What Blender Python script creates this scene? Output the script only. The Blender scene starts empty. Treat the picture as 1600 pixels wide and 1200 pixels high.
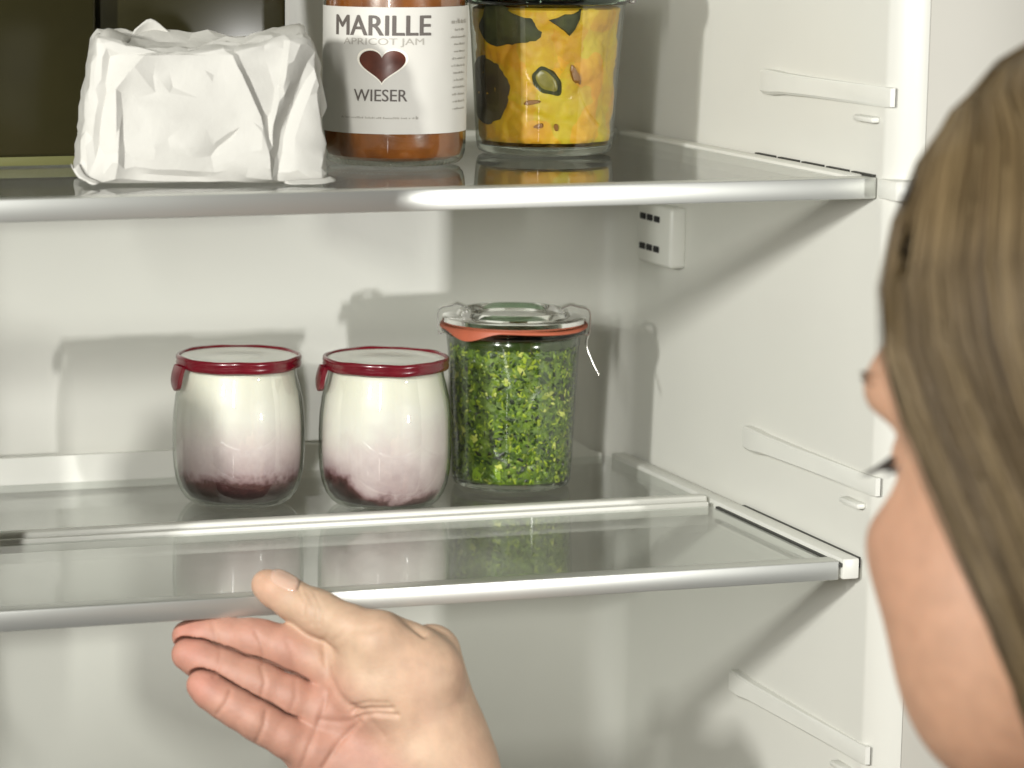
import bpy, bmesh, math, random
import numpy as np
from mathutils import Vector, Matrix, noise
random.seed(7)
rng = np.random.default_rng(7)
SC = bpy.context.scene
COL = SC.collection

# ---------------------------------------------------------------- camera
F_PX, PPX, PPY = 4700.0, 300.0, 600.0          # focal length and optical axis in photo pixels (1600 x 1200)
CAM = np.array([-0.60523188, -1.18513939, 0.29150527])
RW = np.array([[9.67240402e-01, -2.53861667e-01, 5.08955899e-04],     # rows: camera right / down / forward
               [-4.05238537e-02, -1.56378787e-01, -9.86865488e-01],
               [2.50606908e-01, 9.54515547e-01, -1.61543334e-01]])
cd = bpy.data.cameras.new('camera')
cd.sensor_width = 36.0
cd.lens = F_PX / 1600 * 36
cd.shift_x = (800 - PPX) / 1600
cd.clip_start, cd.clip_end = 0.05, 50
cd.dof.use_dof = True
cd.dof.focus_distance = 1.37
cd.dof.aperture_fstop = 11
cam = bpy.data.objects.new('camera', cd)
COL.objects.link(cam)
cam.matrix_world = Matrix((
    (RW[0][0], -RW[1][0], -RW[2][0], CAM[0]),
    (RW[0][1], -RW[1][1], -RW[2][1], CAM[1]),
    (RW[0][2], -RW[1][2], -RW[2][2], CAM[2]),
    (0, 0, 0, 1)))
SC.camera = cam

# ---------------------------------------------------------------- room light, lamps, exposure
w = bpy.data.worlds.new('World')
SC.world = w
w.use_nodes = True
bg = w.node_tree.nodes['Background']
bg.inputs['Color'].default_value = (0.97, 1.0, 0.93, 1)
bg.inputs['Strength'].default_value = 0.03


def lamp(name, loc, target, sx, sy, watts, col):
    l = bpy.data.lights.new(name, 'AREA')
    l.shape = 'RECTANGLE'
    l.size, l.size_y = sx, sy
    l.energy = watts
    l.color = col
    o = bpy.data.objects.new(name, l)
    COL.objects.link(o)
    o.location = loc
    o.rotation_euler = (Vector(target) - Vector(loc)).to_track_quat('-Z', 'Y').to_euler()
    return o


lamp('lamp_key', (-0.74, -0.95, 0.40), (-0.12, 0.2, 0.08), 0.032, 0.30, 8.0, (1, 0.99, 0.945))
lamp('lamp_left', (-1.08, -0.66, 0.42), (-0.05, 0.15, 0.08), 0.045, 0.07, 11.5, (1, 0.99, 0.945))
lamp('lamp_side', (0.60, -1.64, 0.12), (-0.18, 0.2, 0.06), 0.055, 0.11, 14.5, (1, 0.99, 0.95))

SC.view_settings.view_transform = 'Standard'
SC.view_settings.look = 'None'
SC.view_settings.exposure = 0.1
SC.view_settings.gamma = 1.0
SC.render.engine = 'CYCLES'
SC.cycles.use_denoising = True
SC.cycles.max_bounces = 14
SC.cycles.transparent_max_bounces = 24
SC.cycles.transmission_bounces = 10
SC.cycles.sample_clamp_indirect = 6


# ---------------------------------------------------------------- helpers
def cam_axis_angle(x, y):
    """heading from the camera to a place, so that a thing can face the viewer"""
    return math.atan2(x - CAM[0], y - CAM[1])


def tag(o, label, cat, group=None):
    o['label'] = label
    o['category'] = cat
    if group:
        o['group'] = group
    return o


def empty(name, loc, rz=0):
    o = bpy.data.objects.new(name, None)
    COL.objects.link(o)
    o.location = loc
    o.rotation_euler = (0, 0, rz)
    o.empty_display_size = 0.01
    return o


def link_mesh(name, me, m, parent=None, smooth=True, angle=40):
    if m is not None:
        me.materials.append(m)
    if smooth:
        me.polygons.foreach_set('use_smooth', [True] * len(me.polygons))
        try:
            me.set_sharp_from_angle(angle=math.radians(angle))
        except Exception:
            pass
    o = bpy.data.objects.new(name, me)
    COL.objects.link(o)
    if parent:
        o.parent = parent
    return o


def from_py(name, v, f, m, parent=None, smooth=True, angle=40):
    me = bpy.data.meshes.new(name)
    me.from_pydata([tuple(map(float, p)) for p in v], [], [tuple(map(int, q)) for q in f])
    me.update()
    return link_mesh(name, me, m, parent, smooth, angle)


def from_bm(name, bm, m, parent=None, smooth=True, angle=40):
    bmesh.ops.recalc_face_normals(bm, faces=bm.faces)
    me = bpy.data.meshes.new(name)
    bm.to_mesh(me)
    bm.free()
    return link_mesh(name, me, m, parent, smooth, angle)


def box(name, x0, x1, y0, y1, z0, z1, m, parent=None, bev=0.0, seg=2):
    bm = bmesh.new()
    bmesh.ops.create_cube(bm, size=1)
    for v in bm.verts:
        v.co = Vector(((x0 + x1) / 2 + v.co.x * (x1 - x0), (y0 + y1) / 2 + v.co.y * (y1 - y0), (z0 + z1) / 2 + v.co.z * (z1 - z0)))
    if bev:
        bmesh.ops.bevel(bm, geom=list(bm.edges), offset=bev, segments=seg, profile=0.5, affect='EDGES')
    return from_bm(name, bm, m, parent)


def lathe(name, prof, m, parent=None, seg=72, angle=35, jitter=None):
    """prof: list of (radius, z) in mm"""
    v, f = [], []
    n = len(prof)
    for i, (r, z) in enumerate(prof):
        for k in range(seg):
            a = 2 * math.pi * k / seg
            rr, zz = (r, z) if jitter is None else jitter(r, z, a, i)
            v.append((rr * math.cos(a) / 1000, rr * math.sin(a) / 1000, zz / 1000))
    for i in range(n - 1):
        for k in range(seg):
            k2 = (k + 1) % seg
            f.append((i * seg + k, i * seg + k2, (i + 1) * seg + k2, (i + 1) * seg + k))
    if prof[0][0] > 0.01:
        f.append(tuple(range(seg))[::-1])
    if prof[-1][0] > 0.01:
        f.append(tuple((n - 1) * seg + k for k in range(seg)))
    return from_py(name, v, f, m, parent, True, angle)


def spline(pts, n):
    """Catmull-Rom through the points"""
    P = [np.array(p, float) for p in pts]
    P = [2 * P[0] - P[1]] + P + [2 * P[-1] - P[-2]]
    out = []
    for i in range(1, len(P) - 2):
        for k in range(n):
            t = k / n
            a, b, c, d = P[i - 1], P[i], P[i + 1], P[i + 2]
            out.append(0.5 * ((2 * b) + (-a + c) * t + (2 * a - 5 * b + 4 * c - d) * t * t + (-a + 3 * b - 3 * c + d) * t ** 3))
    out.append(P[-2])
    return out


def tube(name, pts, r, m, parent=None, seg=8, n=6, flat=1.0):
    pts = [Vector(p) for p in spline(pts, n)]
    v, f = [], []
    N = len(pts)
    up = Vector((0.13, 0.2, 0.97))
    for i, p in enumerate(pts):
        t = (pts[min(i + 1, N - 1)] - pts[max(i - 1, 0)]).normalized()
        s = t.cross(up)
        if s.length < 1e-4:
            s = t.cross(Vector((1, 0, 0)))
        s.normalize()
        u = s.cross(t).normalized()
        rr = r if not callable(r) else r(i / (N - 1))
        for k in range(seg):
            a = 2 * math.pi * k / seg
            v.append(p + s * math.cos(a) * rr + u * math.sin(a) * rr * flat)
    for i in range(N - 1):
        for k in range(seg):
            k2 = (k + 1) % seg
            f.append((i * seg + k, i * seg + k2, (i + 1) * seg + k2, (i + 1) * seg + k))
    f.append(tuple(range(seg))[::-1])
    f.append(tuple((N - 1) * seg + k for k in range(seg)))
    return from_py(name, v, f, m, parent, True, 60)


def set_color(o, cols, name='Col'):
    a = o.data.color_attributes.new(name, 'FLOAT_COLOR', 'POINT')
    buf = np.ones((len(o.data.vertices), 4), np.float32)
    buf[:, :3] = cols
    a.data.foreach_set('color', buf.ravel())


# ---------------------------------------------------------------- materials
MATS = {}


def mat(name, col=(.8, .8, .8), rough=.5, metal=0, spec=.5, sss=0, sss_r=(1, .35, .18), sss_s=.004,
        var=0, var_scale=30, col2=None, bump=0, bump_scale=200, bump_dist=.0005, attr=None, coat=0, rough_var=0):
    if name in MATS:
        return MATS[name]
    m = bpy.data.materials.new(name)
    m.use_nodes = True
    nt = m.node_tree
    b = nt.nodes['Principled BSDF']
    b.inputs['Roughness'].default_value = rough
    b.inputs['Metallic'].default_value = metal
    b.inputs['Specular IOR Level'].default_value = spec
    b.inputs['Coat Weight'].default_value = coat
    b.inputs['Base Color'].default_value = (*col, 1)
    if sss:
        b.inputs['Subsurface Weight'].default_value = sss
        b.inputs['Subsurface Radius'].default_value = sss_r
        b.inputs['Subsurface Scale'].default_value = sss_s
    tc = nt.nodes.new('ShaderNodeTexCoord')
    src = None
    if attr:
        at = nt.nodes.new('ShaderNodeAttribute')
        at.attribute_name = attr
        src = at.outputs['Color']
        nt.links.new(src, b.inputs['Base Color'])
    if var or col2:
        nz = nt.nodes.new('ShaderNodeTexNoise')
        nz.inputs['Scale'].default_value = var_scale
        nz.inputs['Detail'].default_value = 6
        nt.links.new(tc.outputs['Object'], nz.inputs['Vector'])
        mr = nt.nodes.new('ShaderNodeMapRange')
        mr.inputs['From Min'].default_value = .35
        mr.inputs['From Max'].default_value = .65
        nt.links.new(nz.outputs['Fac'], mr.inputs['Value'])
        mx = nt.nodes.new('ShaderNodeMix')
        mx.data_type = 'RGBA'
        nt.links.new(mr.outputs['Result'], mx.inputs['Factor'])
        if col2:
            mx.inputs['A'].default_value = (*col, 1)
            mx.inputs['B'].default_value = (*col2, 1)
        else:
            mx.inputs['A'].default_value = (1 - var, 1 - var, 1 - var, 1)
            mx.inputs['B'].default_value = (1, 1, 1, 1)
            m2 = nt.nodes.new('ShaderNodeMix')
            m2.data_type = 'RGBA'
            m2.blend_type = 'MULTIPLY'
            m2.inputs['Factor'].default_value = 1
            if src:
                nt.links.new(src, m2.inputs['A'])
            else:
                m2.inputs['A'].default_value = (*col, 1)
            nt.links.new(mx.outputs['Result'], m2.inputs['B'])
            mx = m2
        nt.links.new(mx.outputs['Result'], b.inputs['Base Color'])
    if rough_var:
        nr = nt.nodes.new('ShaderNodeTexNoise')
        nr.inputs['Scale'].default_value = 14
        nr.inputs['Detail'].default_value = 5
        nt.links.new(tc.outputs['Object'], nr.inputs['Vector'])
        mr = nt.nodes.new('ShaderNodeMapRange')
        mr.inputs['To Min'].default_value = max(0, rough - rough_var)
        mr.inputs['To Max'].default_value = rough + rough_var
        nt.links.new(nr.outputs['Fac'], mr.inputs['Value'])
        nt.links.new(mr.outputs['Result'], b.inputs['Roughness'])
    if bump:
        nb = nt.nodes.new('ShaderNodeTexNoise')
        nb.inputs['Scale'].default_value = bump_scale
        nb.inputs['Detail'].default_value = 4
        nt.links.new(tc.outputs['Object'], nb.inputs['Vector'])
        bp = nt.nodes.new('ShaderNodeBump')
        bp.inputs['Strength'].default_value = bump
        bp.inputs['Distance'].default_value = bump_dist
        nt.links.new(nb.outputs['Fac'], bp.inputs['Height'])
        nt.links.new(bp.outputs['Normal'], b.inputs['Normal'])
    MATS[name] = m
    return m


def clear_glass(name, tint=(.97, .985, .975), f0=.045, rough=.015, gain=1.0, edge=None):
    """thin clear glass: Schlick reflection over plain transparency"""
    m = bpy.data.materials.new(name)
    m.use_nodes = True
    nt = m.node_tree
    nt.nodes.clear()
    out = nt.nodes.new('ShaderNodeOutputMaterial')
    mix = nt.nodes.new('ShaderNodeMixShader')
    tr = nt.nodes.new('ShaderNodeBsdfTransparent')
    tr.inputs['Color'].default_value = (*tint, 1)
    gl = nt.nodes.new('ShaderNodeBsdfGlossy')
    gl.inputs['Roughness'].default_value = rough
    lw = nt.nodes.new('ShaderNodeLayerWeight')
    lw.inputs['Blend'].default_value = .5
    if edge:                                   # light crosses more glass where the wall is seen edge-on
        pe = nt.nodes.new('ShaderNodeMath')
        pe.operation = 'POWER'
        pe.inputs[1].default_value = 3.5
        nt.links.new(lw.outputs['Facing'], pe.inputs[0])
        me_ = nt.nodes.new('ShaderNodeMix')
        me_.data_type = 'RGBA'
        me_.inputs['A'].default_value = (*tint, 1)
        me_.inputs['B'].default_value = (*edge, 1)
        nt.links.new(pe.outputs[0], me_.inputs['Factor'])
        nt.links.new(me_.outputs['Result'], tr.inputs['Color'])
    pw = nt.nodes.new('ShaderNodeMath')
    pw.operation = 'POWER'
    pw.inputs[1].default_value = 5
    nt.links.new(lw.outputs['Facing'], pw.inputs[0])
    ma = nt.nodes.new('ShaderNodeMath')
    ma.operation = 'MULTIPLY_ADD'
    ma.inputs[1].default_value = (1 - f0) * gain
    ma.inputs[2].default_value = f0
    nt.links.new(pw.outputs[0], ma.inputs[0])
    nt.links.new(ma.outputs[0], mix.inputs[0])
    nt.links.new(tr.outputs[0], mix.inputs[1])
    nt.links.new(gl.outputs[0], mix.inputs[2])
    nt.links.new(mix.outputs[0], out.inputs['Surface'])
    MATS[name] = m
    return m


def solid_glass(name, col=(.86, .95, .88), rough=.02):
    m = bpy.data.materials.new(name)
    m.use_nodes = True
    b = m.node_tree.nodes['Principled BSDF']
    b.inputs['Base Color'].default_value = (*col, 1)
    b.inputs['Transmission Weight'].default_value = 1
    b.inputs['Roughness'].default_value = rough
    b.inputs['IOR'].default_value = 1.47
    return m


M_LINER = mat('white_liner_plastic', (.645, .642, .588), .33, var=.05, var_scale=5, bump=.10, bump_scale=320, bump_dist=.0002, rough_var=.08)
M_WHITE = mat('white_moulded_plastic', (.72, .72, .665), .35, var=.05, var_scale=25)
M_TRIM = mat('satin_white_trim', (.66, .67, .635), .38, metal=.80, var=.05, var_scale=12)
M_DARKGAP = mat('dark_gap_shade', (.035, .035, .03), .6)  # shade of open gaps, put into the colour of thin strips
M_SLOT = mat('black_slot', (.012, .012, .012), .7)
M_PANE = clear_glass('shelf_glass', (.97, .982, .972), .05, .010, 1.0)
M_PANE_EDGE = mat('shelf_glass_edge', (.45, .6, .5), .2)
M_JAR = clear_glass('jar_glass', (.96, .975, .95), .095, .03, 1.0, (.30, .33, .26))
M_RIMGLASS = solid_glass('thick_jar_glass', (.48, .66, .48))
M_BASEGLASS = solid_glass('jar_base_glass', (.93, .97, .93))
M_STEEL = mat('spring_steel', (.75, .74, .70), .22, metal=1)
M_RED = mat('red_rubber', (.14, .005, .013), .22, spec=.6, coat=.3, var=.25, var_scale=90)
M_LIDWHITE = mat('milky_lid_top', (.78, .78, .70), .3, sss=.2, sss_r=(1, .9, .7))
M_ORANGE = mat('orange_rubber', (.43, .105, .050), .5, var=.12, var_scale=150)
M_PAPER = mat('white_wrapping_paper', (.54, .53, .49), .7, var=.06, var_scale=45, bump=.35, bump_scale=420, bump_dist=.0004)
M_LABEL = mat('label_paper', (.59, .575, .53), .55, var=.03, var_scale=60)
M_INK = mat('label_ink', (.10, .085, .075), .6)
M_INKLIGHT = mat('label_ink_pale', (.36, .34, .30), .6)
M_HEART = mat('heart_window', (.10, .022, .010), .25, coat=.4, var=.3, var_scale=160)
M_JAM = mat('apricot_jam', (.17, .050, .008), .3, sss=.25, sss_r=(1, .35, .06), sss_s=.005, col2=(.29, .092, .013), var_scale=85, bump=.3, bump_scale=160)
M_OLIVE = mat('dark_olive_plastic', (.027, .024, .009), .24, spec=.3, var=.2, var_scale=20)
M_OLIVE_EDGE = mat('olive_plastic_foot', (.14, .14, .055), .3)
M_OIL = mat('green_oil', (.035, .06, .012), .15, coat=.3, var=.35, var_scale=120)
M_CHIPS = mat('chopped_herbs', rough=.38, attr='Col', sss=.1, sss_r=(.6, 1, .2))
M_HERBBASE = mat('herb_paste', (.045, .085, .012), .45, col2=(.16, .25, .025), var_scale=260, bump=.8, bump_scale=300, bump_dist=.001)
M_SKIN = mat('skin', rough=.58, attr='Col', sss=.18, sss_r=(1, .32, .16), sss_s=.004, var=.13, var_scale=130, bump=.4, bump_scale=520, bump_dist=.0004)
M_NAIL = mat('finger_nail', (.66, .42, .32), .22, coat=.4, sss=.2)
M_LASH = mat('lash_black', (.02, .014, .010), .5)
M_BROWHAIR = mat('brow_hair', (.12, .075, .04), .5)
M_EYE = mat('eyeball_white', (.75, .73, .70), .1)
M_HAIR = mat('brown_hair', rough=.42, attr='Col', spec=.22)
M_HAIRCAP = mat('hair_underlayer', (.105, .076, .040), .55, var=.3, var_scale=60)
M_SHIRT = mat('grey_cotton', (.30, .30, .29), .85, var=.12, var_scale=300)

# ---------------------------------------------------------------- refrigerator interior
WX, BY = 0.012, 0.272                        # right wall and back wall planes
Z0, Z1 = -0.42, 0.56
UZ = 0.169                                   # height of the upper shelf; the lower one lies at 0
LX = -0.553
fridge = empty('refrigerator', (-0.27, 0.272, Z0))
tag(fridge, 'white open refrigerator interior with moulded side ribs, seen from the front', 'refrigerator')


def fr(o):
    o.location = Vector(o.location) - Vector(fridge.location)
    o.parent = fridge
    return o


def arc(cx, cy, r, a0, a1, n=10):
    return [(cx + r * math.cos(math.radians(a0 + (a1 - a0) * i / n)), cy + r * math.sin(math.radians(a0 + (a1 - a0) * i / n))) for i in range(n + 1)]


r = 0.020
prof = [(LX - .016, -.020)] + arc(LX - .012, -.008, .004, -90, -45, 3)[1:]
prof += [(LX - .001, -.008), (LX, -.006)] + arc(LX + r, BY - r, r, 180, 90) + arc(WX - r, BY - r, r, 90, 0)
prof += [(WX, -.006), (WX + .0008, -.0085), (WX + .011, -.0185), (WX + .0135, -.0192)]
v, f = [], []
zs = [Z0 + (Z1 - Z0) * i / 12 for i in range(13)]
for z in zs:
    v += [(x, y, z) for x, y in prof]
n = len(prof)
for j in range(len(zs) - 1):
    for i in range(n - 1):
        f.append((j * n + i, (j + 1) * n + i, (j + 1) * n + i + 1, j * n + i + 1))
fr(from_py('liner', v, f, M_LINER, None, True, 30))
fr(box('floor_panel', LX - .012, WX + .012, -.015, BY + .005, Z0 - .006, Z0, M_LINER))
fr(box('ceiling_panel', LX - .012, WX + .012, -.015, BY + .005, Z1, Z1 + .006, M_LINER))


M_FRAME = mat('grey_white_painted_metal', (.48, .465, .415), .5, var=.04, var_scale=12)
fr(box('front_frame', WX + .0136, WX + .085, -.0195, .03, Z0 - .01, Z1 + .01, M_FRAME, None, .0008, 2))
fr(box('front_frame', LX - .085, LX - .0165, -.0195, .03, Z0 - .01, Z1 + .01, M_FRAME, None, .0008, 2))


def rib(z, yb):
    """moulded shelf support on the right wall: blunt raised rear end, thin ledge running to the front with a stop"""
    bm = bmesh.new()
    ys = [yb, yb - .004, yb - .014, yb - .026, .06, -.008, -.0125]
    dep = [.0008, .0042, .0052, .0046, .0036, .0012, .0003]
    top = [.0045, .0056, .0057, .0050, .0046, .0044, .0040]
    bot = [-.0045, -.0058, -.0058, -.0048, -.0044, -.0044, -.0040]
    rings = []
    for y, d, t, b in zip(ys, dep, top, bot):
        pts = [(WX + .002, t), (WX - d * .80, t), (WX - d, t * .86), (WX - d, b * .72), (WX - d * .60, b), (WX + .002, b)]
        rings.append([bm.verts.new((x, y, z + zz)) for x, zz in pts])
    for a, b in zip(rings[:-1], rings[1:]):
        for i in range(5):
            bm.faces.new((a[i], a[i + 1], b[i + 1], b[i]))
    bm.faces.new(rings[0])
    bm.faces.new(rings[-1][::-1])
    o = from_bm('shelf_rib', bm, M_WHITE, None, True, 28)
    s = box('rib_stop', WX - .0045, WX + .001, -.004, .014, z - .0115, z - .0088, M_WHITE, None, .0012)
    s.parent = o
    return fr(o)


for z, yb in ((.2045, .112), (.0345, .119), (-.0870, .126)):
    rib(z, yb)

fr(box('shelf_bracket', .0114, .0240, -.0212, -.0045, UZ - .0084, UZ + .0004, M_WHITE, None, .0010, 2))

# vent box near the back of the right wall
vent = box('vent_box', WX - .0085, WX + .001, .196, .238, .1055, .1360, M_WHITE, None, .0022, 3)
vent['label'] = 'small white vent box with two rows of black slots'
for row, z in ((0, .1290), (1, .1138)):
    for k in range(3):
        y = .230 - k * .0088
        s = box('vent_slot', WX - .0092, WX - .0080, y - .0033, y + .0033, z - .0016, z + .0016, M_SLOT, None, .0005)
        s.parent = vent
fr(vent)

# ---------------------------------------------------------------- glass shelves


def pane(x0, x1, y0, y1, z, parent):
    o = box('glass_pane', x0, x1, y0, y1, z - .0042, z, M_PANE, parent, .0004, 1)
    return o


low = empty('glass_shelf', (0, 0, 0))
tag(low, 'lower clear glass shelf in two halves with white strips, gripped by the hand', 'shelf', 'glass shelves')
SL = -0.540
pane(SL, -.0005, .1425, .2585, 0, low)
pane(SL + .002, -.0022, .0062, .1265, -.0005, low)
box('front_trim', SL, 0, -.004, .0058, -.0082, .0004, M_TRIM, low, .0006, 2)
box('middle_trim', SL, -.0002, .1345, .1420, -.0060, .0026, M_WHITE, low, .0012, 3)
box('rear_edge_trim', SL + .002, -.0022, .1285, .1318, -.0056, .0010, M_WHITE, low, .0008, 2)
box('gap_shade_strip', SL + .002, -.0018, .1320, .1344, -.0050, -.0012, M_DARKGAP, low)  # dark strip stands in for shade between the two halves
rail = box('side_rail', .0016, .0098, -.0042, .2600, -.0082, .0012, M_WHITE, low, .0010, 2)
for y0, y1 in ((-.004, .1255),):
    s = box('gap_shade_strip', -.0002, .0015, y0, y1, -.0024, -.0008, M_DARKGAP, low)  # painted shade of the gap beside the front pane
box('gap_shade_strip', .0099, .0117, -.001, .118, -.004, .0008, M_DARKGAP, low)  # painted shade of the gap between rail and wall
box('side_rail', SL - .0098, SL - .0016, -.0042, .2600, -.0082, .0012, M_WHITE, low, .0010, 2)
# rear upright lip with a sloping end
bm = bmesh.new()
lip = [(SL, -.004), (SL, .0135), (-.030, .0135), (-.022, .0105), (-.010, .0030), (-.004, .0012), (-.004, -.004)]
a = [bm.verts.new((x, .2590, z)) for x, z in lip]
b = [bm.verts.new((x, .2625, z)) for x, z in lip]
bm.faces.new(a)
bm.faces.new(b[::-1])
for i in range(len(lip)):
    bm.faces.new((a[i], b[i], b[(i + 1) % len(lip)], a[(i + 1) % len(lip)]))
from_bm('rear_lip', bm, M_WHITE, low, False)

upp = empty('glass_shelf', (0, 0, UZ))
tag(upp, 'upper clear glass shelf carrying the wrapped cheese and the jam jar', 'shelf', 'glass shelves')
pane(SL, .0005, .0062, .2585, 0, upp)
box('front_trim', SL, .0112, -.004, .0058, -.0086, .0006, M_TRIM, upp, .0006, 2)
box('rear_trim', SL, .0005, .2588, .2640, -.0060, .0030, M_TRIM, upp, .0010, 2)
box('side_rail', .0016, .0098, .0061, .2600, -.0084, .0012, M_WHITE, upp, .0010, 2)
box('side_rail', SL - .0098, SL - .0016, -.0042, .2600, -.0086, .0012, M_WHITE, upp, .0010, 2)
for k in range(5):
    y = -.002 + k * .0245
    box('gap_shade_strip', .0099, .0117, y, y + .0195, -.003, .0016, M_DARKGAP, upp)  # dashes of painted gap shade between rail and wall

# ---------------------------------------------------------------- yogurt jars
def yogurt_material(name, seed, h0, patch):
    m = bpy.data.materials.new(name)
    m.use_nodes = True
    nt = m.node_tree
    b = nt.nodes['Principled BSDF']
    b.inputs['Roughness'].default_value = .4
    b.inputs['Subsurface Weight'].default_value = .25
    b.inputs['Subsurface Radius'].default_value = (1, .8, .6)
    b.inputs['Subsurface Scale'].default_value = .004
    tc = nt.nodes.new('ShaderNodeTexCoord')
    sp = nt.nodes.new('ShaderNodeSeparateXYZ')
    nt.links.new(tc.outputs['Object'], sp.inputs[0])
    mp = nt.nodes.new('ShaderNodeMapping')
    mp.inputs['Location'].default_value = (seed, seed * .7, 0)
    nt.links.new(tc.outputs['Object'], mp.inputs['Vector'])
    n1 = nt.nodes.new('ShaderNodeTexNoise')
    n1.inputs['Scale'].default_value = 38
    n1.inputs['Detail'].default_value = 2
    n2 = nt.nodes.new('ShaderNodeTexNoise')
    n2.inputs['Scale'].default_value = 260
    n2.inputs['Detail'].default_value = 5
    n2.inputs['Roughness'].default_value = .65
    for q in (n1, n2):
        nt.links.new(mp.outputs[0], q.inputs['Vector'])

    def math_(op, a, b_, c=None):
        q = nt.nodes.new('ShaderNodeMath')
        q.operation = op
        for i, x in enumerate((a, b_, c)):
            if x is None:
                continue
            if isinstance(x, (int, float)):
                q.inputs[i].default_value = x
            else:
                nt.links.new(x, q.inputs[i])
        return q.outputs[0]
    zz = math_('MULTIPLY_ADD', math_('SUBTRACT', n1.outputs['Fac'], .5), patch, sp.outputs['Z'])
    zz = math_('MULTIPLY_ADD', math_('SUBTRACT', n2.outputs['Fac'], .5), .010, zz)
    rp = nt.nodes.new('ShaderNodeValToRGB')
    nt.links.new(math_('DIVIDE', zz, .07), rp.inputs[0])
    e = rp.color_ramp.elements
    h = h0 / 70
    e[0].position, e[0].color = 0, (.010, .005, .005, 1)
    e[1].position, e[1].color = h * .62, (.026, .010, .010, 1)
    for p, c in ((h, (.085, .030, .030, 1)), (h + .03, (.25, .155, .165, 1)), (h + .08, (.43, .33, .34, 1)), (h + .26, (.63, .54, .54, 1)), (.64, (.74, .71, .66, 1)), (.92, (.76, .74, .64, 1))):
        q = e.new(p)
        q.color = c
    nt.links.new(rp.outputs[0], b.inputs['Base Color'])
    return m


YB = [(0, 0), (21, .2), (23.5, .8), (26, 2.6), (28.4, 6), (30.3, 11), (31.4, 17), (31.9, 25), (31.9, 36), (31.5, 44), (30.5, 52), (29.0, 58.5), (27.9, 62.5), (27.5, 65.5), (28.2, 67.2), (28.6, 69)]


def yogurt_jar(x, y, rz, label, seed, h0, patch, tab_ang):
    t = empty('yogurt_jar', (x, y, 0.0004), rz)
    tag(t, label, 'jar', 'yogurt jars')
    lathe('jar_body', YB, M_JAR, t)
    cont = [(0, 1.8), (20, 1.8), (24.2, 3.4), (26.7, 6.6), (28.6, 11.4), (29.7, 17), (30.2, 25), (30.2, 36), (29.8, 44), (28.8, 52), (27.6, 57.5), (26.4, 64.0), (25.8, 65.4), (0, 65.2)]
    cont2 = []
    for (r0, z0), (r1, z1) in zip(cont[:-1], cont[1:]):
        for k in range(4):
            cont2.append((r0 + (r1 - r0) * k / 4, z0 + (z1 - z0) * k / 4))
    cont2.append(cont[-1])
    lathe('yogurt', cont2, yogurt_material('yogurt_%d' % seed, seed, h0, patch), t, 96)
    ring = [(26.6, 66.3), (29.2, 66.0), (30.0, 66.6), (30.3, 68.2), (29.9, 69.4), (30.35, 70.2), (30.2, 71.4), (29.6, 72.0), (28.7, 71.9), (28.3, 71.0), (27.9, 70.4), (26.6, 70.3)]
    rg = lathe('lid_ring', ring + ring[:1], M_RED, t, 96, 50, lambda r_, z_, a, i: (r_, z_ + .18 * math.sin(5 * a + seed) + .10 * math.sin(11 * a)))
    # hanging tongue of the ring
    v, f = [], []
    N = 9
    for side in (0, 1):
        for i in range(N):
            for j in range(7):
                u = i / (N - 1)
                wdt = (9.5 - 2.2 * u) * math.sqrt(max(0, 1 - max(0, (u - .55) / .46) ** 2))
                aa = tab_ang + (j - 3) / 3 * wdt / 2 / 30.5
                rr = 29.6 + 2.4 * math.sin(u * 2.0) * (1 - .25 * u) + (0 if side else 2.4)
                v.append((rr * math.cos(aa) / 1000, rr * math.sin(aa) / 1000, (68.0 - 12.0 * u) / 1000))
    off = N * 7
    for i in range(N - 1):
        for j in range(6):
            q = (i * 7 + j, i * 7 + j + 1, (i + 1) * 7 + j + 1, (i + 1) * 7 + j)
            f.append(q)
            f.append(tuple(k + off for k in q[::-1]))
    edge = [i * 7 for i in range(N)] + [(N - 1) * 7 + j for j in range(1, 7)] + [i * 7 + 6 for i in range(N - 2, -1, -1)]
    for a, b in zip(edge[:-1], edge[1:]):
        f.append((a, b, b + off, a + off))
    tg = from_py('tongue', v, f, M_RED, rg, True, 60)
    lathe('lid_top', [(0, 71.0), (9, 71.0), (10, 70.7), (20, 70.7), (24, 70.9), (26.5, 71.2), (28.2, 70.9), (28.2, 69.4), (0, 69.2)], M_LIDWHITE, t, 72)
    return t


# tongue angle in jar space: -90 deg faces the camera, -180 deg is to its left
yogurt_jar(-.2205, .1917, -cam_axis_angle(-.2205, .1917), 'yogurt jar on the left with an even dark berry layer at the bottom', 3, 12.5, .006, math.radians(-156))
yogurt_jar(-.1540, .1680, -cam_axis_angle(-.154, .168), 'yogurt jar beside the green pesto jar, with patchy red berries at the bottom', 11, 10.0, .040, math.radians(-164))

# ---------------------------------------------------------------- preserving jars
def flange_jar(t, prof, rim, lid, body_mat=None):
    lathe('jar_body', prof, M_JAR, t)
    lathe('jar_rim', rim + rim[:1], M_RIMGLASS, t)
    ld = lathe('lid', lid, M_RIMGLASS, t)
    return ld


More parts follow.
